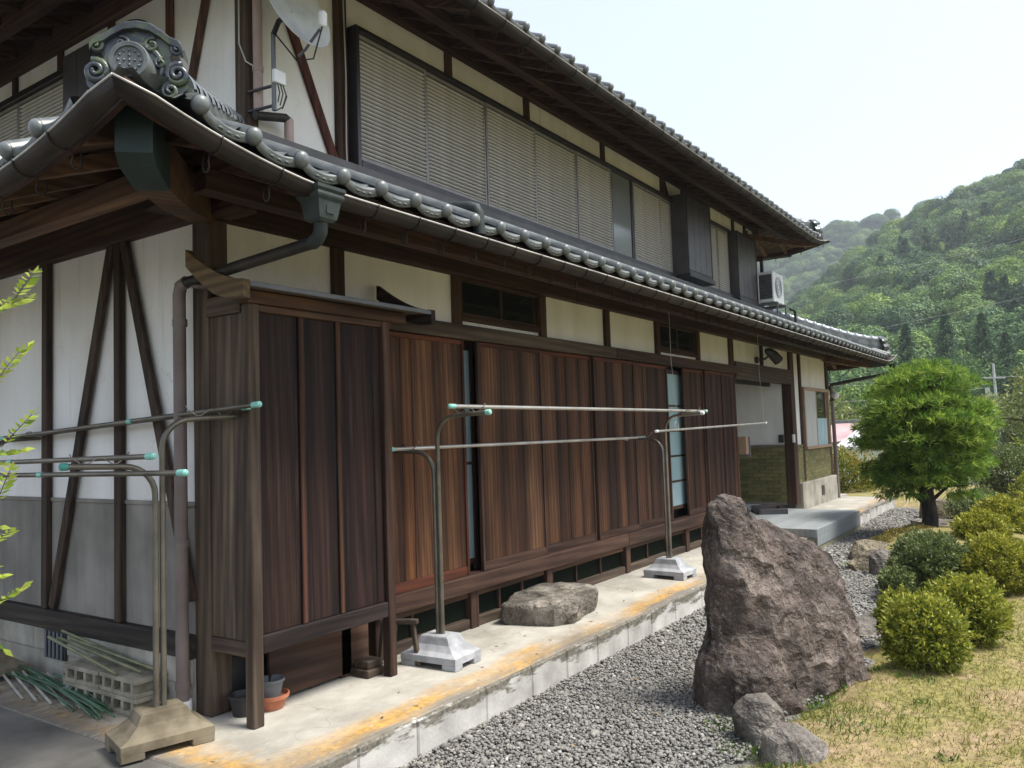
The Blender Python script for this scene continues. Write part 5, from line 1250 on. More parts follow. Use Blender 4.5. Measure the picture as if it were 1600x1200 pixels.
MT['golden'] = leaf_mat('golden_azalea_leaf', [(0, (.045, .07, .01)), (.4, (.14, .165, .02)), (.8, (.31, .31, .035)), (1, (.46, .43, .06))])
MT['maki'] = leaf_mat('long_needle_leaf', [(0, (.035, .085, .014)), (.4, (.09, .185, .026)), (.72, (.18, .29, .04)), (1, (.33, .42, .07))], .45)
MT['moss_cover'] = leaf_mat('moss_cover', [(0, (.06, .05, .012)), (.5, (.15, .125, .025)), (1, (.24, .2, .045))], .15, .8)
MT['pale_leaf'] = leaf_mat('pale_broad_leaf', [(0, (.06, .1, .025)), (.5, (.14, .18, .05)), (1, (.3, .32, .12))])
MT['sprig'] = leaf_mat('fresh_sprig_leaf', [(0, (.1, .19, .02)), (.5, (.26, .36, .035)), (1, (.42, .46, .09))], .4)
MT['bush_gold'] = leaf_mat('gold_green_bush_leaf', [(0, (.03, .07, .012)), (.5, (.12, .17, .02)), (.8, (.28, .24, .04)), (1, (.36, .22, .05))])
MT['bark'] = simple('dark_bark', (.018, .015, .012), (.075, .062, .05), 6, .95, 1.0, 22, .03, stretch=(2.5, 2.5, .5))
MT['twig'] = simple('grey_twig', (.05, .04, .03), (.12, .1, .075), 8, .9, .3)
def unit(a): return a / np.maximum(np.linalg.norm(a, axis=-1, keepdims=True), 1e-6)
def leaves(name, P, D, L, W, mat, parent=None, tone=None, rng=RNG):
    n = len(P); D = unit(D); A = unit(np.cross(D, unit(rng.normal(size=(n, 3))))); Nn = np.cross(D, A)
    L = np.broadcast_to(L, n)[:, None]; W = np.broadcast_to(W, n)[:, None]
    V = np.stack([P, P + D * L * .45 + A * W * .5 + Nn * W * .12, P + D * L, P + D * L * .45 - A * W * .5 + Nn * W * .12], 1).reshape(-1, 3)
    F = np.arange(4 * n).reshape(n, 4)
    return np_mesh(name, V, F, mat, parent, attr=tone if tone is not None else rng.uniform(0, 1, n))
def lumps(U, seed, f=2.2, a=.12):
    return np.array([1 + a * noise.noise(Vector(u) * f + Vector((seed * 3.7, seed, 0))) * 1.6 + a * .5 * noise.noise(Vector(u) * f * 2.6 + Vector((0, seed, 5))) for u in U])
def shrub(label, c, r, mat, n=5200, size=.03, seed=1, zlow=-.25, name='clipped_shrub', group=None, cat='shrub', new=.5, a=.13):
    n = int(n * 2.0); rng = np.random.default_rng(seed); U = unit(rng.normal(size=(n * 2, 3))); U = U[U[:, 2] > zlow][:n]; n = len(U)
    q = rng.uniform(0, 1, n); rad = 1 - .45 * q ** 1.8; lm = lumps(U, seed, f=3.0, a=a * 1.6); R3 = np.array(r) * (.75 if c[0] < 12 else .95)
    P = U * R3 * (rad * lm)[:, None] + np.array(c)
    gz = lawn_z(P[:, 0], P[:, 1]) if abs(c[2]) < 1.5 else P[:, 2] * 0 - 9
    D = U * .75 + rng.normal(size=(n, 3)) * .65 + np.array([0, 0, .35])
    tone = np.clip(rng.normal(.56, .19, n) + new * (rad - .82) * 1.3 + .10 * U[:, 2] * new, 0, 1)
    hole = np.array([noise.noise(Vector(u_) * 5.5 + Vector((seed, 2, seed))) for u_ in U]); k = (P[:, 2] > gz + .005) & ~((hole < -.22) & (rad > .84))
    t = thing(name, label, cat, group, loc=tuple(c[:2]) + (0,))
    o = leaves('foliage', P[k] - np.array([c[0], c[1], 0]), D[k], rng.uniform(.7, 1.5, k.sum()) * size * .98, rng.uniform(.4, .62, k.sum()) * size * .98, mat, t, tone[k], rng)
    tw = MB()
    for j in range(26):
        u = U[j * 7]; u = np.array([u[0], u[1], abs(u[2]) + .1]); e = u * R3 * .86 + np.array([0, 0, c[2]]); tw.tube([(u[0] * .05, u[1] * .05, -.22), tuple(e * .5 * np.array([1, 1, .9]) + np.array([0, 0, .0])), tuple(e)], [.012, .008, .003], 5)
    tw.build('twigs', 'twig', t)
    # stray shoots that outgrew the clipping
    m_ = 26; Us = unit(rng.normal(size=(m_, 3))); Us[:, 2] = np.abs(Us[:, 2]); Ps = []; Ds = []
    for u_, l_ in zip(Us, lumps(Us, seed, f=3.0, a=a * 1.6)):
        o_ = u_ * R3 * l_ * .95; g_ = unit(u_ + rng.normal(size=3) * .35 + np.array([0, 0, .4])); ln = size * rng.uniform(1.0, 2.6)
        for q_ in range(9): Ps.append(o_ + g_ * ln * q_ / 8 + np.array([0, 0, c[2]])); Ds.append(g_ * .8 + rng.normal(size=3) * .7)
    leaves('shoots', np.array(Ps), np.array(Ds), size * .95, size * .42, mat, t, rng.uniform(.6, 1, len(Ps)), rng)['kind'] = 'stuff'
    return t
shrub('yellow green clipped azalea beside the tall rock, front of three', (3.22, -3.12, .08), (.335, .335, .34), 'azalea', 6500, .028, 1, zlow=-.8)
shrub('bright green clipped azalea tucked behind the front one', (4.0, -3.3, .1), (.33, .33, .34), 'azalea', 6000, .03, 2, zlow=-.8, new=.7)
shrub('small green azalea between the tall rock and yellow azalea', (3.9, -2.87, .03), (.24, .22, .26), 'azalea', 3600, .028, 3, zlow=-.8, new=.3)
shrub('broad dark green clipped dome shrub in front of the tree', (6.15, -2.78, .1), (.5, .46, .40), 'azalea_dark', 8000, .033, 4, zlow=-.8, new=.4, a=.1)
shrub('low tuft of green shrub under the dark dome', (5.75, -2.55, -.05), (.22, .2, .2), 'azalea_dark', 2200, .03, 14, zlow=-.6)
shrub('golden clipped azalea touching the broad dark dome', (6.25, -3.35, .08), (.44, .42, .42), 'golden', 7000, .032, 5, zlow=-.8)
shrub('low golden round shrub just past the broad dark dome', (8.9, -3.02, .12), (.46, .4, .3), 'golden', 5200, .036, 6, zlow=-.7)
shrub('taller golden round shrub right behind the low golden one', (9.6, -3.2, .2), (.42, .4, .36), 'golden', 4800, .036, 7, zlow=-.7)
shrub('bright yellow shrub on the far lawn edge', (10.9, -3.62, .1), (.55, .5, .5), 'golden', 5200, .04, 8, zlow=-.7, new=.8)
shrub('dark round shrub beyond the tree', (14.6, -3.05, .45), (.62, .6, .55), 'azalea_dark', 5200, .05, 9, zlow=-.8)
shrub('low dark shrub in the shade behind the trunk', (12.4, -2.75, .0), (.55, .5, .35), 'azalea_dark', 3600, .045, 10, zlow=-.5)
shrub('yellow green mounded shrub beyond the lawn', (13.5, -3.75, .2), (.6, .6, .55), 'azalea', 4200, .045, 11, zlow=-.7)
shrub('low clipped moss cover spread round the trunk', (9.3, -2.2, -.12), (1.15, .62, .26), 'moss_cover', 9000, .022, 12, zlow=-.1, name='ground_cover', cat='ground cover', a=.08)
shrub('gold topped green bush past the end of the house', (18.4, .75, -.15), (1.0, 1.1, 1.05), 'bush_gold', 7000, .075, 13, zlow=-.9, name='garden_bush', cat='bush', a=.16)
shrub('rounded green bush below the neighbouring roofs', (20.2, -.6, -.2), (1.2, 1.2, 1.1), 'pale_leaf', 5200, .085, 15, zlow=-.9, name='garden_bush', cat='bush', a=.16)
# fine-leaved round tree on the mound
def needle_tree(c, seed=3):
    rng = np.random.default_rng(seed); t = thing('needle_tree', 'round bushy tree with long drooping needle leaves on mossy mound', 'tree', loc=(c[0], c[1], 0))
    tr = MB().tube([(0, 0, -.25), (.0, .01, -.08), (.02, -.01, .1), (-.02, .02, .5), (.03, 0, 1.0), (0, 0, 1.7), (.02, .02, 2.2)], [.16, .12, .105, .095, .075, .05, .015], 14).build('trunk', 'bark', t, smooth=True)
    br = MB()
    for k in range(34):
        z = .35 + 1.6 * k / 33; a = k * 2.4; L = (1.0 - abs(z - 1.1) * .42) * rng.uniform(.7, 1); e = (L * math.cos(a), L * math.sin(a), z + .15 - .1 * rng.random())
        br.tube([(0, 0, z - .15), (e[0] * .5, e[1] * .5, z + .1), e], [.035, .02, .006], 6)
    br.build('branches', 'bark', t, smooth=True)
    # pads of foliage
    pads = []
    for k in range(230):
        u = rng.normal(size=3); u /= np.linalg.norm(u)
        if u[2] < -.78: continue
        f = rng.uniform(.5, .95); shape = np.array([.79, .79, 1.18]) * (1 - .1 * max(0, -u[2])); pads.append((u * shape * f + np.array([0, 0, 1.22]), rng.uniform(.18, .32)))
    P = []; D = []; T = []
    for pc, pr in pads:
        nt_ = int(46 * (pr / .28) ** 2)
        U = unit(rng.normal(size=(nt_, 3))); U[:, 2] = np.abs(U[:, 2]) * .8 - .25
        tp = pc + U * pr * np.array([1.15, 1.15, .62]) * rng.uniform(.6, 1.02, (nt_, 1))
        out = unit(tp - np.array([0, 0, 1.0])); tone0 = rng.normal(.62, .22, nt_) + .12 * (rng.random(nt_) > .8)
        m = 13
        for j in range(m):
            d = out * .8 + rng.normal(size=(nt_, 3)) * .55 + np.array([0, 0, -.25 + .35 * (rng.random() < .35)])
            P.append(tp + rng.normal(size=(nt_, 3)) * .012); D.append(d); T.append(np.clip(tone0 + rng.normal(0, .1, nt_), 0, 1))
    P = np.concatenate(P); D = np.concatenate(D); T = np.concatenate(T); k = P[:, 2] > -.02
    leaves('foliage', P[k], D[k], rng.uniform(.06, .135, k.sum()), rng.uniform(.009, .016, k.sum()), 'maki', t, T[k], rng)
    return t
needle_tree((10.45, -2.24))
# loose broadleaf trees at the garden edge
def leaf_crown(rng, R3, nb, nl, size, c=(0, 0, 0), droop=0.0, flat=.8):
    P = []; D = []; T = []
    for k in range(nb):
        u = unit(rng.normal(size=3)); pc = u * np.array(R3) * rng.uniform(.35, .85) + np.array(c); pr = rng.uniform(.28, .5) * min(R3)
        U = unit(rng.normal(size=(nl, 3))); rr = rng.uniform(.55, 1.05, (nl, 1)); P.append(pc + U * rr * pr * np.array([1.2, 1.2, flat])); D.append(U + rng.normal(size=(nl, 3)) * .7 + np.array([0, 0, -droop])); T.append(np.clip(rng.normal(.5, .2, nl) + rng.normal(0, .1), 0, 1))
    return np.concatenate(P), np.concatenate(D), np.concatenate(T)
def blob_crown(name, rng, R3, nb, nl, s, c, mat, parent=None):
    P = []; Nn = []; T = []
    lob = [((0, 0, 0), 1.0)]
    for k in range(nb):
        u = unit(rng.normal(size=3)); u[2] = abs(u[2]) * .8 - .1; lob.append((u * rng.uniform(.55, .8), rng.uniform(.35, .55)))
    for k, (o_, q) in enumerate(lob):
        m = int(nl * (3 if k == 0 else q * 3)); U = unit(rng.normal(size=(m, 3))); U = U[U[:, 2] > -.55]; m = len(U)
        P.append((np.array(o_) + U * q * rng.uniform(.86, 1.06, (m, 1))) * np.array(R3) + np.array(c)); Nn.append(U + rng.normal(size=(m, 3)) * .4); T.append(np.clip(rng.normal(.5, .17, m) + rng.normal(0, .12), 0, 1))
    P = np.concatenate(P); Nn = unit(np.concatenate(Nn)); T = np.concatenate(T); n = len(P); A = unit(np.cross(Nn, rng.normal(size=(n, 3)))); B_ = np.cross(Nn, A)
    sz = rng.uniform(.6, 1.4, (n, 1)) * s * .5; V = np.stack([P - A * sz, P - B_ * sz * .7, P + A * sz, P + B_ * sz * .7], 1).reshape(-1, 3)
    return np_mesh(name, V, np.arange(4 * n).reshape(n, 4), mat, parent, attr=T)
def broad_tree(label, loc, h, R3, mat, seed, nb=26, nl=150, size=.1, lean=(0, 0), name='broadleaf_tree', trunk_r=.12, group=None):
    rng = np.random.default_rng(seed); t = thing(name, label, 'tree', group, loc=loc); cz = h - R3[2]
    lx_, ly_ = lean
    MB().tube([(0, 0, -.2), (lx_ * .2, ly_ * .2, cz * .35), (lx_ * .7 + .1 * trunk_r, ly_ * .7, cz * .7), (lx_, ly_, cz + R3[2] * .4)], [trunk_r * 1.25, trunk_r, trunk_r * .8, trunk_r * .25], 10).build('trunk', 'bark', t, smooth=True)
    br = MB()
    for k in range(12):
        a = k * 2.4; e = (lx_ + R3[0] * .75 * math.cos(a), ly_ + R3[1] * .75 * math.sin(a), cz + R3[2] * rng.uniform(-.4, .6)); br.tube([(lx_ * .6, ly_ * .6, cz * (.6 + .02 * k)), ((e[0] + lx_) * .5, (e[1] + ly_) * .5, e[2] * .95), e], [trunk_r * .45, trunk_r * .25, trunk_r * .06], 6)
    br.build('branches', 'bark', t, smooth=True)
    P, D, T = leaf_crown(rng, R3, nb, nl, size, (lx_, ly_, cz)); leaves('crown', P, D, rng.uniform(.7, 1.3, len(P)) * size, rng.uniform(.4, .6, len(P)) * size, mat, t, T, rng); return t
broad_tree('pale leaved garden tree with crooked bough at lawn edge', (16.2, -4.35, -.25), 2.9, (1.3, 1.3, .85), 'pale_leaf', 31, 30, 130, .085, (-.2, .45))
broad_tree('light green tree between the house end and far roofs', (40, 6.2, -2.7), 6.4, (3.2, 3.2, 2.2), 'pale_leaf', 32, 30, 170, .22, name='broadleaf_tree', trunk_r=.2)
broad_tree('spreading green tree next to the utility pole', (60, -1.2, -2.7), 6.0, (3.4, 3.4, 2.2), 'pale_leaf', 33, 30, 170, .26, trunk_r=.22)
broad_tree('small bright tree showing beyond the needle tree', (28, -4.6, -2.6), 5.0, (2.2, 2.2, 1.6), 'azalea', 34, 26, 150, .16, trunk_r=.15)
# sprigs of a prickly shrub at the left foreground
def sprig_plant():
    rng = np.random.default_rng(5); t = thing('leafy_shrub', 'prickly shrub with fresh pinnate leaves in front of end wall', 'shrub', loc=(0, 0, 0)); base = Vector((-1.98, -1.28, -.03))
    right = Vector(RM[0]); st = MB(); P = []; D = []; T = []; L = []
    tips = [((-1.72, -1.62, 1.83), (-1.62, -1.72, 1.93)), ((-1.76, -1.62, 1.55), (-1.655, -1.75, 1.72)), ((-1.79, -1.6, 1.44), (-1.66, -1.74, 1.515)), ((-1.8, -1.58, 1.28), (-1.665, -1.72, 1.36)), ((-1.82, -1.58, 1.15), (-1.69, -1.7, 1.245)), ((-1.82, -1.56, 1.0), (-1.675, -1.70, 1.08)), ((-1.84, -1.54, 1.02), (-1.70, -1.72, 1.16)), ((-1.95, -1.5, 1.5), (-1.8, -1.62, 1.9)), ((-2.0, -1.4, 1.2), (-1.83, -1.6, 1.5))]
    sh = Vector((-.1, .146, .0)); base = base + sh; tips = [(Vector(a_) + sh, Vector(b_) + sh) for a_, b_ in tips]
    for a, b in tips:
        a, b = Vector(a), Vector(b); st.tube([base, base.lerp(a, .5) + Vector((-.12, 0, .12)), a, a.lerp(b, .6) + Vector((0, 0, .015)), b], [.012, .008, .004, .003, .0015], 6)
        for side in range(3):
            # a few compound leaves from each stem
            q0 = a.lerp(b, .45 + .27 * side); dirn = ((b - a).normalized() + Vector(rng.normal(size=3)) * .55).normalized(); Ln = .095 + .04 * rng.random(); w = dirn.cross(Vector((0, .3, 1))).normalized()
            st.tube([q0, q0 + dirn * Ln], .0012, 4)
            for k in range(7):
                c = q0 + dirn * Ln * (k + 1) / 7
                for s_ in (-1, 1): P.append(c); D.append(w * s_ * .8 + dirn * .7 + Vector((0, 0, -.1))); T.append(rng.uniform(.2, 1)); L.append(.036 * (1 - .35 * abs(k - 3) / 4))
            P.append(q0 + dirn * Ln); D.append(dirn); T.append(.8); L.append(.036)
    st.build('stems', 'twig', t, smooth=True)
    L = np.array(L); leaves('foliage', np.array([tuple(p) for p in P]), np.array([tuple(d) for d in D]), L, L * .42, 'sprig', t, np.array(T), rng)
sprig_plant()
# short grass, straw and weeds on the lawn
MT['grass'] = leaf_mat('dry_short_grass', [(0, (.11, .14, .02)), (.4, (.22, .22, .045)), (.75, (.32, .26, .1)), (1, (.44, .35, .19))], .25, .8)
n_ = 90000; gx_ = .4 + 7.6 * RNG.uniform(0, 1, n_) ** 1.5 ** 1.0; gy_ = RNG.uniform(-6.2, -2.3, n_); k = gy_ < yb(gx_) + .02; gx_, gy_ = gx_[k], gy_[k]; n_ = len(gx_)
cl = np.array([noise.noise(Vector((a * 1.7, b * 1.7, 1))) + .5 * noise.noise(Vector((a * 5, b * 5, 2))) for a, b in zip(gx_, gy_)])
P = np.stack([gx_, gy_, lawn_z(gx_, gy_) - .004], -1); D = RNG.normal(size=(n_, 3)) * .8 + np.array([0, 0, .8]); ln_ = RNG.uniform(.012, .035, n_) * (1 + .5 * (cl > .15)); D[:, 2] = np.abs(D[:, 2])
go = leaves('grass', P, D, ln_ * 1.15, .005, 'grass', None, np.clip(.55 - .5 * cl - .45 * np.exp(-((gx_ - 1.9) ** 2 + (gy_ + 2.75) ** 2) / .35) + RNG.normal(0, .16, n_), 0, 1)); tag(go, 'short dry grass and moss on the lawn', 'grass', kind='stuff')
MT['weed'] = leaf_mat('weed_leaf', [(0, (.03, .08, .015)), (.6, (.09, .16, .03)), (1, (.2, .26, .05))])
wx = []; 
for (cx, cy, r_, m_) in ((2.35, -2.55, .16, 240), (2.6, -2.62, .14, 200), (1.75, -2.3, .14, 200), (3.0, -2.85, .08, 60), (1.5, -2.48, .16, 220), (1.3, -2.75, .1, 80), (2.45, -3.2, .05, 30), (1.7, -3.4, .06, 34), (2.9, -3.1, .12, 60), (7.0, -2.35, .2, 120), (7.6, -1.75, .15, 80), (1.9, -2.9, .12, 60)):
    a = RNG.uniform(0, 6.28, m_); q = r_ * np.sqrt(RNG.uniform(0, 1, m_)); wx.append(np.stack([cx + q * np.cos(a), cy + q * np.sin(a)], -1))
wx = np.concatenate(wx); P = np.concatenate([wx, (np.maximum(lawn_z(wx[:, 0], wx[:, 1]), -.205))[:, None]], 1); D = RNG.normal(size=P.shape) * .6 + np.array([0, 0, .9])
tag(leaves('weeds', P, D, RNG.uniform(.02, .055, len(P)), RNG.uniform(.005, .012, len(P)), 'weed'), 'green weeds sprouting round the rock feet', 'weeds', kind='stuff')

# ================================================================ FAR BACKGROUND
# neighbouring low roofs down the slope
MT['pink_roof'] = simple('rose_metal_roof', (.3, .19, .18), (.38, .26, .25), 2, .5, .1); MT['white_roof'] = simple('pale_tile_roof', (.5, .5, .5), (.66, .66, .65), 3, .5, .2, 20, .02)
nh = thing('neighbour_house', 'low neighbouring house with rose and pale roofs down slope', 'house')
def roof_slab(a, b, c, d, th, name, mat, parent, ribs=0):
    P4 = [Vector(p) for p in (a, b, c, d)]; nrm = (P4[1] - P4[0]).cross(P4[3] - P4[0]).normalized()
    o = MB().add(P4 + [p - nrm * th for p in P4], [(0, 1, 2, 3), (7, 6, 5, 4), (0, 4, 5, 1), (1, 5, 6, 2), (2, 6, 7, 3), (3, 7, 4, 0)]).build(name, mat, parent)
    for k in range(ribs):
        t = (k + .5) / ribs; MB().bar(P4[0].lerp(P4[1], t) + nrm * .03, P4[3].lerp(P4[2], t) + nrm * .03, .09, .07, up=tuple(nrm)).build('roof_rib', mat, o)
    return o
roof_slab((27.7, 2.95, .66), (29.3, .6, .66), (31.9, 1.2, 1.28), (30.35, 2.62, 1.28), .08, 'lower_roof', 'white_roof', nh, 14)
roof_slab((29.6, 4.6, .70), (31.2, 2.0, .95), (33.0, 2.5, 1.55), (32.1, 3.9, 1.55), .1, 'upper_roof', 'pink_roof', nh, 0)
roof_slab((32.1, 3.9, 1.549), (33.0, 2.5, 1.549), (35.5, 3.5, .8), (34.5, 5.2, .8), .1, 'upper_roof', 'pink_roof', nh, 0)
MB().bar((32.0, 4.05, 1.58), (33.1, 2.35, 1.58), .18, .12).build('ridge', 'kawara', nh)
MB().add([(28.3, 3.0, -2.6), (29.7, .9, -2.6), (34.5, 3.2, -2.6), (33.2, 5.0, -2.6), (28.3, 3.0, .6), (29.7, .9, .6), (34.5, 3.2, .6), (33.2, 5.0, .6)], [(0, 1, 5, 4), (1, 2, 6, 5), (2, 3, 7, 6), (3, 0, 4, 7)]).build('wall', 'plaster', nh)
# utility pole and lines
MT['pole_conc'] = simple('pole_concrete', (.36, .36, .35), (.45, .45, .44), 4, .8, .1)
up = thing('utility_pole', 'concrete utility pole below the wooded hill', 'utility pole')
MB().tube([(84.4, 1.3, -2.7), (84.2, 1.4, 6.6)], [.16, .1], 10).build('shaft', 'pole_conc', up, smooth='auto')
MB().bar((84.2, .5, 5.2), (84.2, 2.2, 5.3), .12, .12).build('crossarm', 'pole_conc', up); MB().tube([(84.2, 2.0, 3.6), (84.2, 2.0, 4.4)], .2, 10).build('transformer', 'pole_conc', up)
def line(p, q, sag, r=.009):
    p, q = Vector(p), Vector(q); o = MB().tube([p.lerp(q, k / 12) + Vector((0, 0, -sag * 4 * (k / 12) * (1 - k / 12))) for k in range(13)], r, 5).build('power_line', 'pole_conc'); tag(o, 'thin power line strung across the valley below the hill', 'power line', 'power lines across the valley')
for p, q, s_ in (((70, 40, 6.5), (91.5, -20, 16.5), 1.0), ((78, 30, 14.5), (92, -12, 21.2), 1.2), ((72, 28, 7.0), (84.2, .6, 5.35), .7), ((72, 28, 6.3), (84.2, 2.1, 5.35), .7), ((84.2, .6, 5.35), (92, -25, 5.8), .5), ((84.2, 2.1, 5.35), (92, -24, 6.3), .5), ((60, 22, 3.6), (84.2, 2.0, 4.4), .6)): line(p, q, s_)
# hills (terrain in polar grid) and the forest that covers them
def smooth(t): t = np.clip(t, 0, 1); return t * t * (3 - 2 * t)
NA = [55, 72.97, 74.68, 77.2, 79.63, 81.63, 83.14, 84.98, 86.41, 87.81, 88.82, 95, 105, 120]; NE = [.03, .1106, .1312, .1649, .1937, .219, .227, .241, .252, .262, .27, .29, .29, .25]
FA = [40, 60, 71.55, 73.66, 75.33, 76.56, 77.78, 79.35, 80.71, 82.02, 83.15, 90, 110]; FE = [.16, .19, .2052, .2055, .2116, .2175, .2239, .2263, .2304, .2299, .2362, .2, .2]
def hill_z(az, r, A, E, r0, r1, top, cx=CAM[0], cy=CAM[1]):
    e = np.interp(az, A, E); zr = 1.5 + e * r1 - top; t = (r - r0) / (r1 - r0)
    s_ = np.where(t < 1, np.clip(t, 0, 1) ** 1.08, 1 - .6 * (t - 1)); bump = 4.5 * np.sin(az * .55 + r * .02) * np.sin(r * .031 + az * .2) * np.clip(t, 0, 1) * np.clip(1.1 - t, 0, 1) * 2
    return -2.6 + (zr + 2.6) * s_ + bump
def hill(name, A, E, r0, r1, top, a0, a1):
    az = np.linspace(a0, a1, 90); rr = np.linspace(r0 * .97, r1 * 1.25, 50); AZ, RR = np.meshgrid(az, rr); Z = hill_z(AZ, RR, A, E, r0, r1, top)
    V = np.stack([CAM[0] + RR * np.sin(np.radians(AZ)), CAM[1] + RR * np.cos(np.radians(AZ)), Z], -1).reshape(-1, 3); idx = np.arange(len(V)).reshape(AZ.shape)
    F = np.stack([idx[:-1, :-1], idx[1:, :-1], idx[1:, 1:], idx[:-1, 1:]], -1).reshape(-1, 4); o = np_mesh(name, V, F, 'hill', smooth=True); tag(o, kind='structure')
MT['hill'] = simple('wooded_hill_soil', (.02, .035, .014), (.045, .07, .025), .08, .95, .3, 1, .3)
hill('hill', NA, NE, 105, 330, 7, 52, 118); hill('far_hill', FA, FE, 380, 620, 7, 45, 108)
MT['forest_leaf'] = leaf_mat('forest_leaf', [(0, (.03, .07, .02)), (.5, (.075, .15, .035)), (1, (.15, .24, .055))], .25, .6, pos=[(0, (.35, .5, .5, 1)), (.2, (.6, .75, .65, 1)), (.45, (.95, 1, .9, 1)), (.75, (1.25, 1.2, .85, 1)), (1, (2.0, 1.65, .9, 1))])
MT['conifer_leaf'] = leaf_mat('conifer_leaf', [(0, (.03, .075, .03)), (.6, (.07, .14, .05)), (1, (.12, .19, .065))], .18, .7)
crowns = bpy.data.collections.new('forest_crowns')
def crown_obj(i):
    rng = np.random.default_rng(100 + i)
    if i < 5:
        R3 = (3.0 + .5 * rng.random(), 3.0, 2.6 + .8 * rng.random()); o = blob_crown('forest_crown', rng, R3, 11, 520, .3, (0, 0, 4.6), 'forest_leaf'); COL.objects.unlink(o); crowns.objects.link(o); return
    else:
        n = 5000; h = rng.uniform(0, 1, n) ** 1.0; a = rng.uniform(0, 6.28, n); r = (1.05 - h) * 2.9 * (.75 + .25 * np.sin(h * 34)) * rng.uniform(.55, 1, n); P = np.stack([r * np.cos(a), r * np.sin(a), 1.2 + h * 8.0], -1); D = np.stack([np.cos(a), np.sin(a), -.5 + 0 * a], -1) + rng.normal(size=(n, 3)) * .4; T = rng.uniform(0, 1, n); s_ = .3; m = 'conifer_leaf'
    o = leaves('forest_crown', P, D, rng.uniform(.7, 1.4, len(P)) * s_, rng.uniform(.5, .8, len(P)) * s_, m, None, T, rng); COL.objects.unlink(o); crowns.objects.link(o)
for i in range(7): crown_obj(i)
ng = bpy.data.node_groups.new('forest_scatter', 'GeometryNodeTree')
ng.interface.new_socket('Geometry', in_out='INPUT', socket_type='NodeSocketGeometry'); ng.interface.new_socket('Geometry', in_out='OUTPUT', socket_type='NodeSocketGeometry')
gi = ng.nodes.new('NodeGroupInput'); gout = ng.nodes.new('NodeGroupOutput'); ci = ng.nodes.new('GeometryNodeCollectionInfo'); ci.inputs['Collection'].default_value = crowns; ci.inputs['Separate Children'].default_value = True; ci.inputs['Reset Children'].default_value = True
iop = ng.nodes.new('GeometryNodeInstanceOnPoints'); iop.inputs['Pick Instance'].default_value = True
def nattr(nm, ty):
    a = ng.nodes.new('GeometryNodeInputNamedAttribute'); a.data_type = ty; a.inputs['Name'].default_value = nm; return a.outputs['Attribute']
ng.links.new(gi.outputs[0], iop.inputs['Points']); ng.links.new(ci.outputs[0], iop.inputs['Instance']); ng.links.new(nattr('kindex', 'INT'), iop.inputs['Instance Index']); ng.links.new(nattr('spin', 'FLOAT_VECTOR'), iop.inputs['Rotation']); ng.links.new(nattr('size', 'FLOAT_VECTOR'), iop.inputs['Scale']); ng.links.new(iop.outputs[0], gout.inputs[0])
def forest(name, label, A, E, r0, r1, top, a0, a1, n, s0, s1, seed):
    rng = np.random.default_rng(seed); az = rng.uniform(a0, a1, n); r = np.sqrt(rng.uniform(r0 ** 2, (r1 * 1.04) ** 2, n)); z = hill_z(az, r, A, E, r0, r1, top)
    V = np.stack([CAM[0] + r * np.sin(np.radians(az)), CAM[1] + r * np.cos(np.radians(az)), z - .8], -1).astype(np.float32)
    me = bpy.data.meshes.new(name); me.vertices.add(n); me.vertices.foreach_set('co', V.ravel())
    cn = np.array([noise.noise(Vector((v[0] * .022, v[1] * .022, 0))) for v in V]); con = ((cn + rng.normal(0, .15, n)) > .42) & (r < r1 * .8)
    a = me.attributes.new('kindex', 'INT', 'POINT'); a.data.foreach_set('value', np.where(con, rng.integers(5, 7, n), rng.integers(0, 5, n)).astype(np.int32))
    a = me.attributes.new('spin', 'FLOAT_VECTOR', 'POINT'); a.data.foreach_set('vector', np.stack([rng.uniform(-.1, .1, n), rng.uniform(-.1, .1, n), rng.uniform(0, 6.28, n)], -1).astype(np.float32).ravel())
    sc = rng.uniform(s0, s1, n); a = me.attributes.new('size', 'FLOAT_VECTOR', 'POINT'); a.data.foreach_set('vector', np.stack([sc * rng.uniform(.85, 1.2, n), sc * rng.uniform(.85, 1.2, n), sc * rng.uniform(.8, 1.15, n)], -1).astype(np.float32).ravel())
    o = bpy.data.objects.new(name, me); COL.objects.link(o); md = o.modifiers.new('scatter', 'NODES'); md.node_group = ng; tag(o, label, 'forest', kind='stuff')
forest('hillside_forest', 'dense mixed green forest covering the near hillside', NA, NE, 105, 330, 7, 60, 112, 4000, .65, 1.5, 41)
forest('far_forest', 'hazy forest covering the far hill', FA, FE, 400, 620, 7, 58, 100, 3200, 1.1, 2.0, 42)
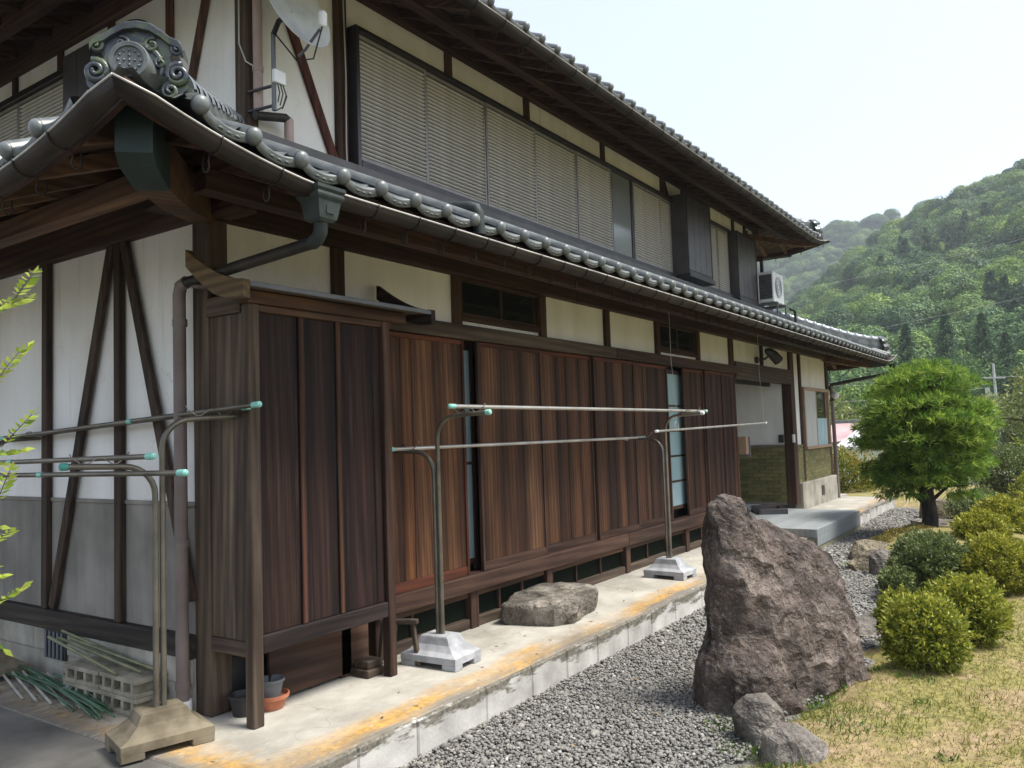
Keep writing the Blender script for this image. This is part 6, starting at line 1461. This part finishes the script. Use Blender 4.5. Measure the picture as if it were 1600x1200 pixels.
# single conifers and broadleaf trees at the foot of the hill
def foot_tree(label, x, y, h, conifer, seed, w=1.0):
    rng = np.random.default_rng(seed); t = thing('conifer_tree' if conifer else 'broadleaf_tree', label, 'tree', 'trees at the foot of the hill', loc=(x, y, -2.7)); MB().tube([(0, 0, -.2), (0, 0, h * .5), (0, 0, h * .95)], [.28, .2, .04], 8).build('trunk', 'bark', t, smooth=True)
    if conifer:
        n = 7000; q = rng.uniform(0, 1, n) ** .85; a = rng.uniform(0, 6.28, n); r = (1 - q) ** .75 * h * .2 * w * (.7 + .3 * np.sin(q * 60 + 2 * np.sin(a * 3))) * rng.uniform(.4, 1, n); P = np.stack([r * np.cos(a), r * np.sin(a), h * .08 + q * h * .93], -1); D = np.stack([np.cos(a), np.sin(a), -.6 + 0 * a], -1) + rng.normal(size=(n, 3)) * .45; T = rng.uniform(0, 1, n); mt = 'conifer_leaf'; s_ = .3
    else:
        P, D, T = leaf_crown(rng, (h * .34 * w, h * .34 * w, h * .36), 44, 150, .3, (0, 0, h * .62)); mt = 'forest_leaf'; s_ = .32
    leaves('crown', P, D, rng.uniform(.7, 1.4, len(P)) * s_, rng.uniform(.5, .8, len(P)) * s_, mt, t, T, rng)
for k, (x, y, h, c, lab) in enumerate(((101, 11.0, 15.5, 1, 'dark conifer at the hill foot behind the lower roof tip'), (104, 7.2, 17.0, 1, 'tall dark conifer rising directly behind the needle tree'), (106, 3.6, 16.5, 1, 'dark conifer next to the tallest one at hill foot'), (98, 9.2, 11.0, 0, 'round green tree before the dark conifers'), (99, 5.3, 12.0, 0, 'bushy light tree among the dark conifers'), (100, 1.0, 13.5, 1, 'conifer standing just behind the utility pole'), (96, -1.5, 11.5, 0, 'dark rounded tree beside the utility pole'), (97, -4.5, 13.0, 1, 'conifer past the utility pole toward the open valley'), (92, 14.5, 9.0, 0, 'low broad tree behind the end of house'), (94, 18.5, 10.0, 1, 'conifer seen past the slanting rain pipe'), (88, 11.5, 6.5, 0, 'small round tree above the neighbouring roofs'))): foot_tree(lab, x, y, h, c, 60 + k, 1.15)
# valley haze: even thin air round the whole scene
m = bpy.data.materials.new('thin_haze'); m.use_nodes = True; nt = m.node_tree; nt.nodes.remove(nt.nodes['Principled BSDF'])
pv = nt.nodes.new('ShaderNodeVolumePrincipled'); pv.inputs['Color'].default_value = (.86, .93, 1, 1); pv.inputs['Density'].default_value = HAZE; pv.inputs['Anisotropy'].default_value = .2
nt.links.new(pv.outputs[0], nt.nodes['Material Output'].inputs['Volume'])
hz = MB().box(-60, 900, -520, 640, -5, 205, 0).build('haze', m); tag(hz, 'thin pale valley haze', 'haze', kind='stuff')
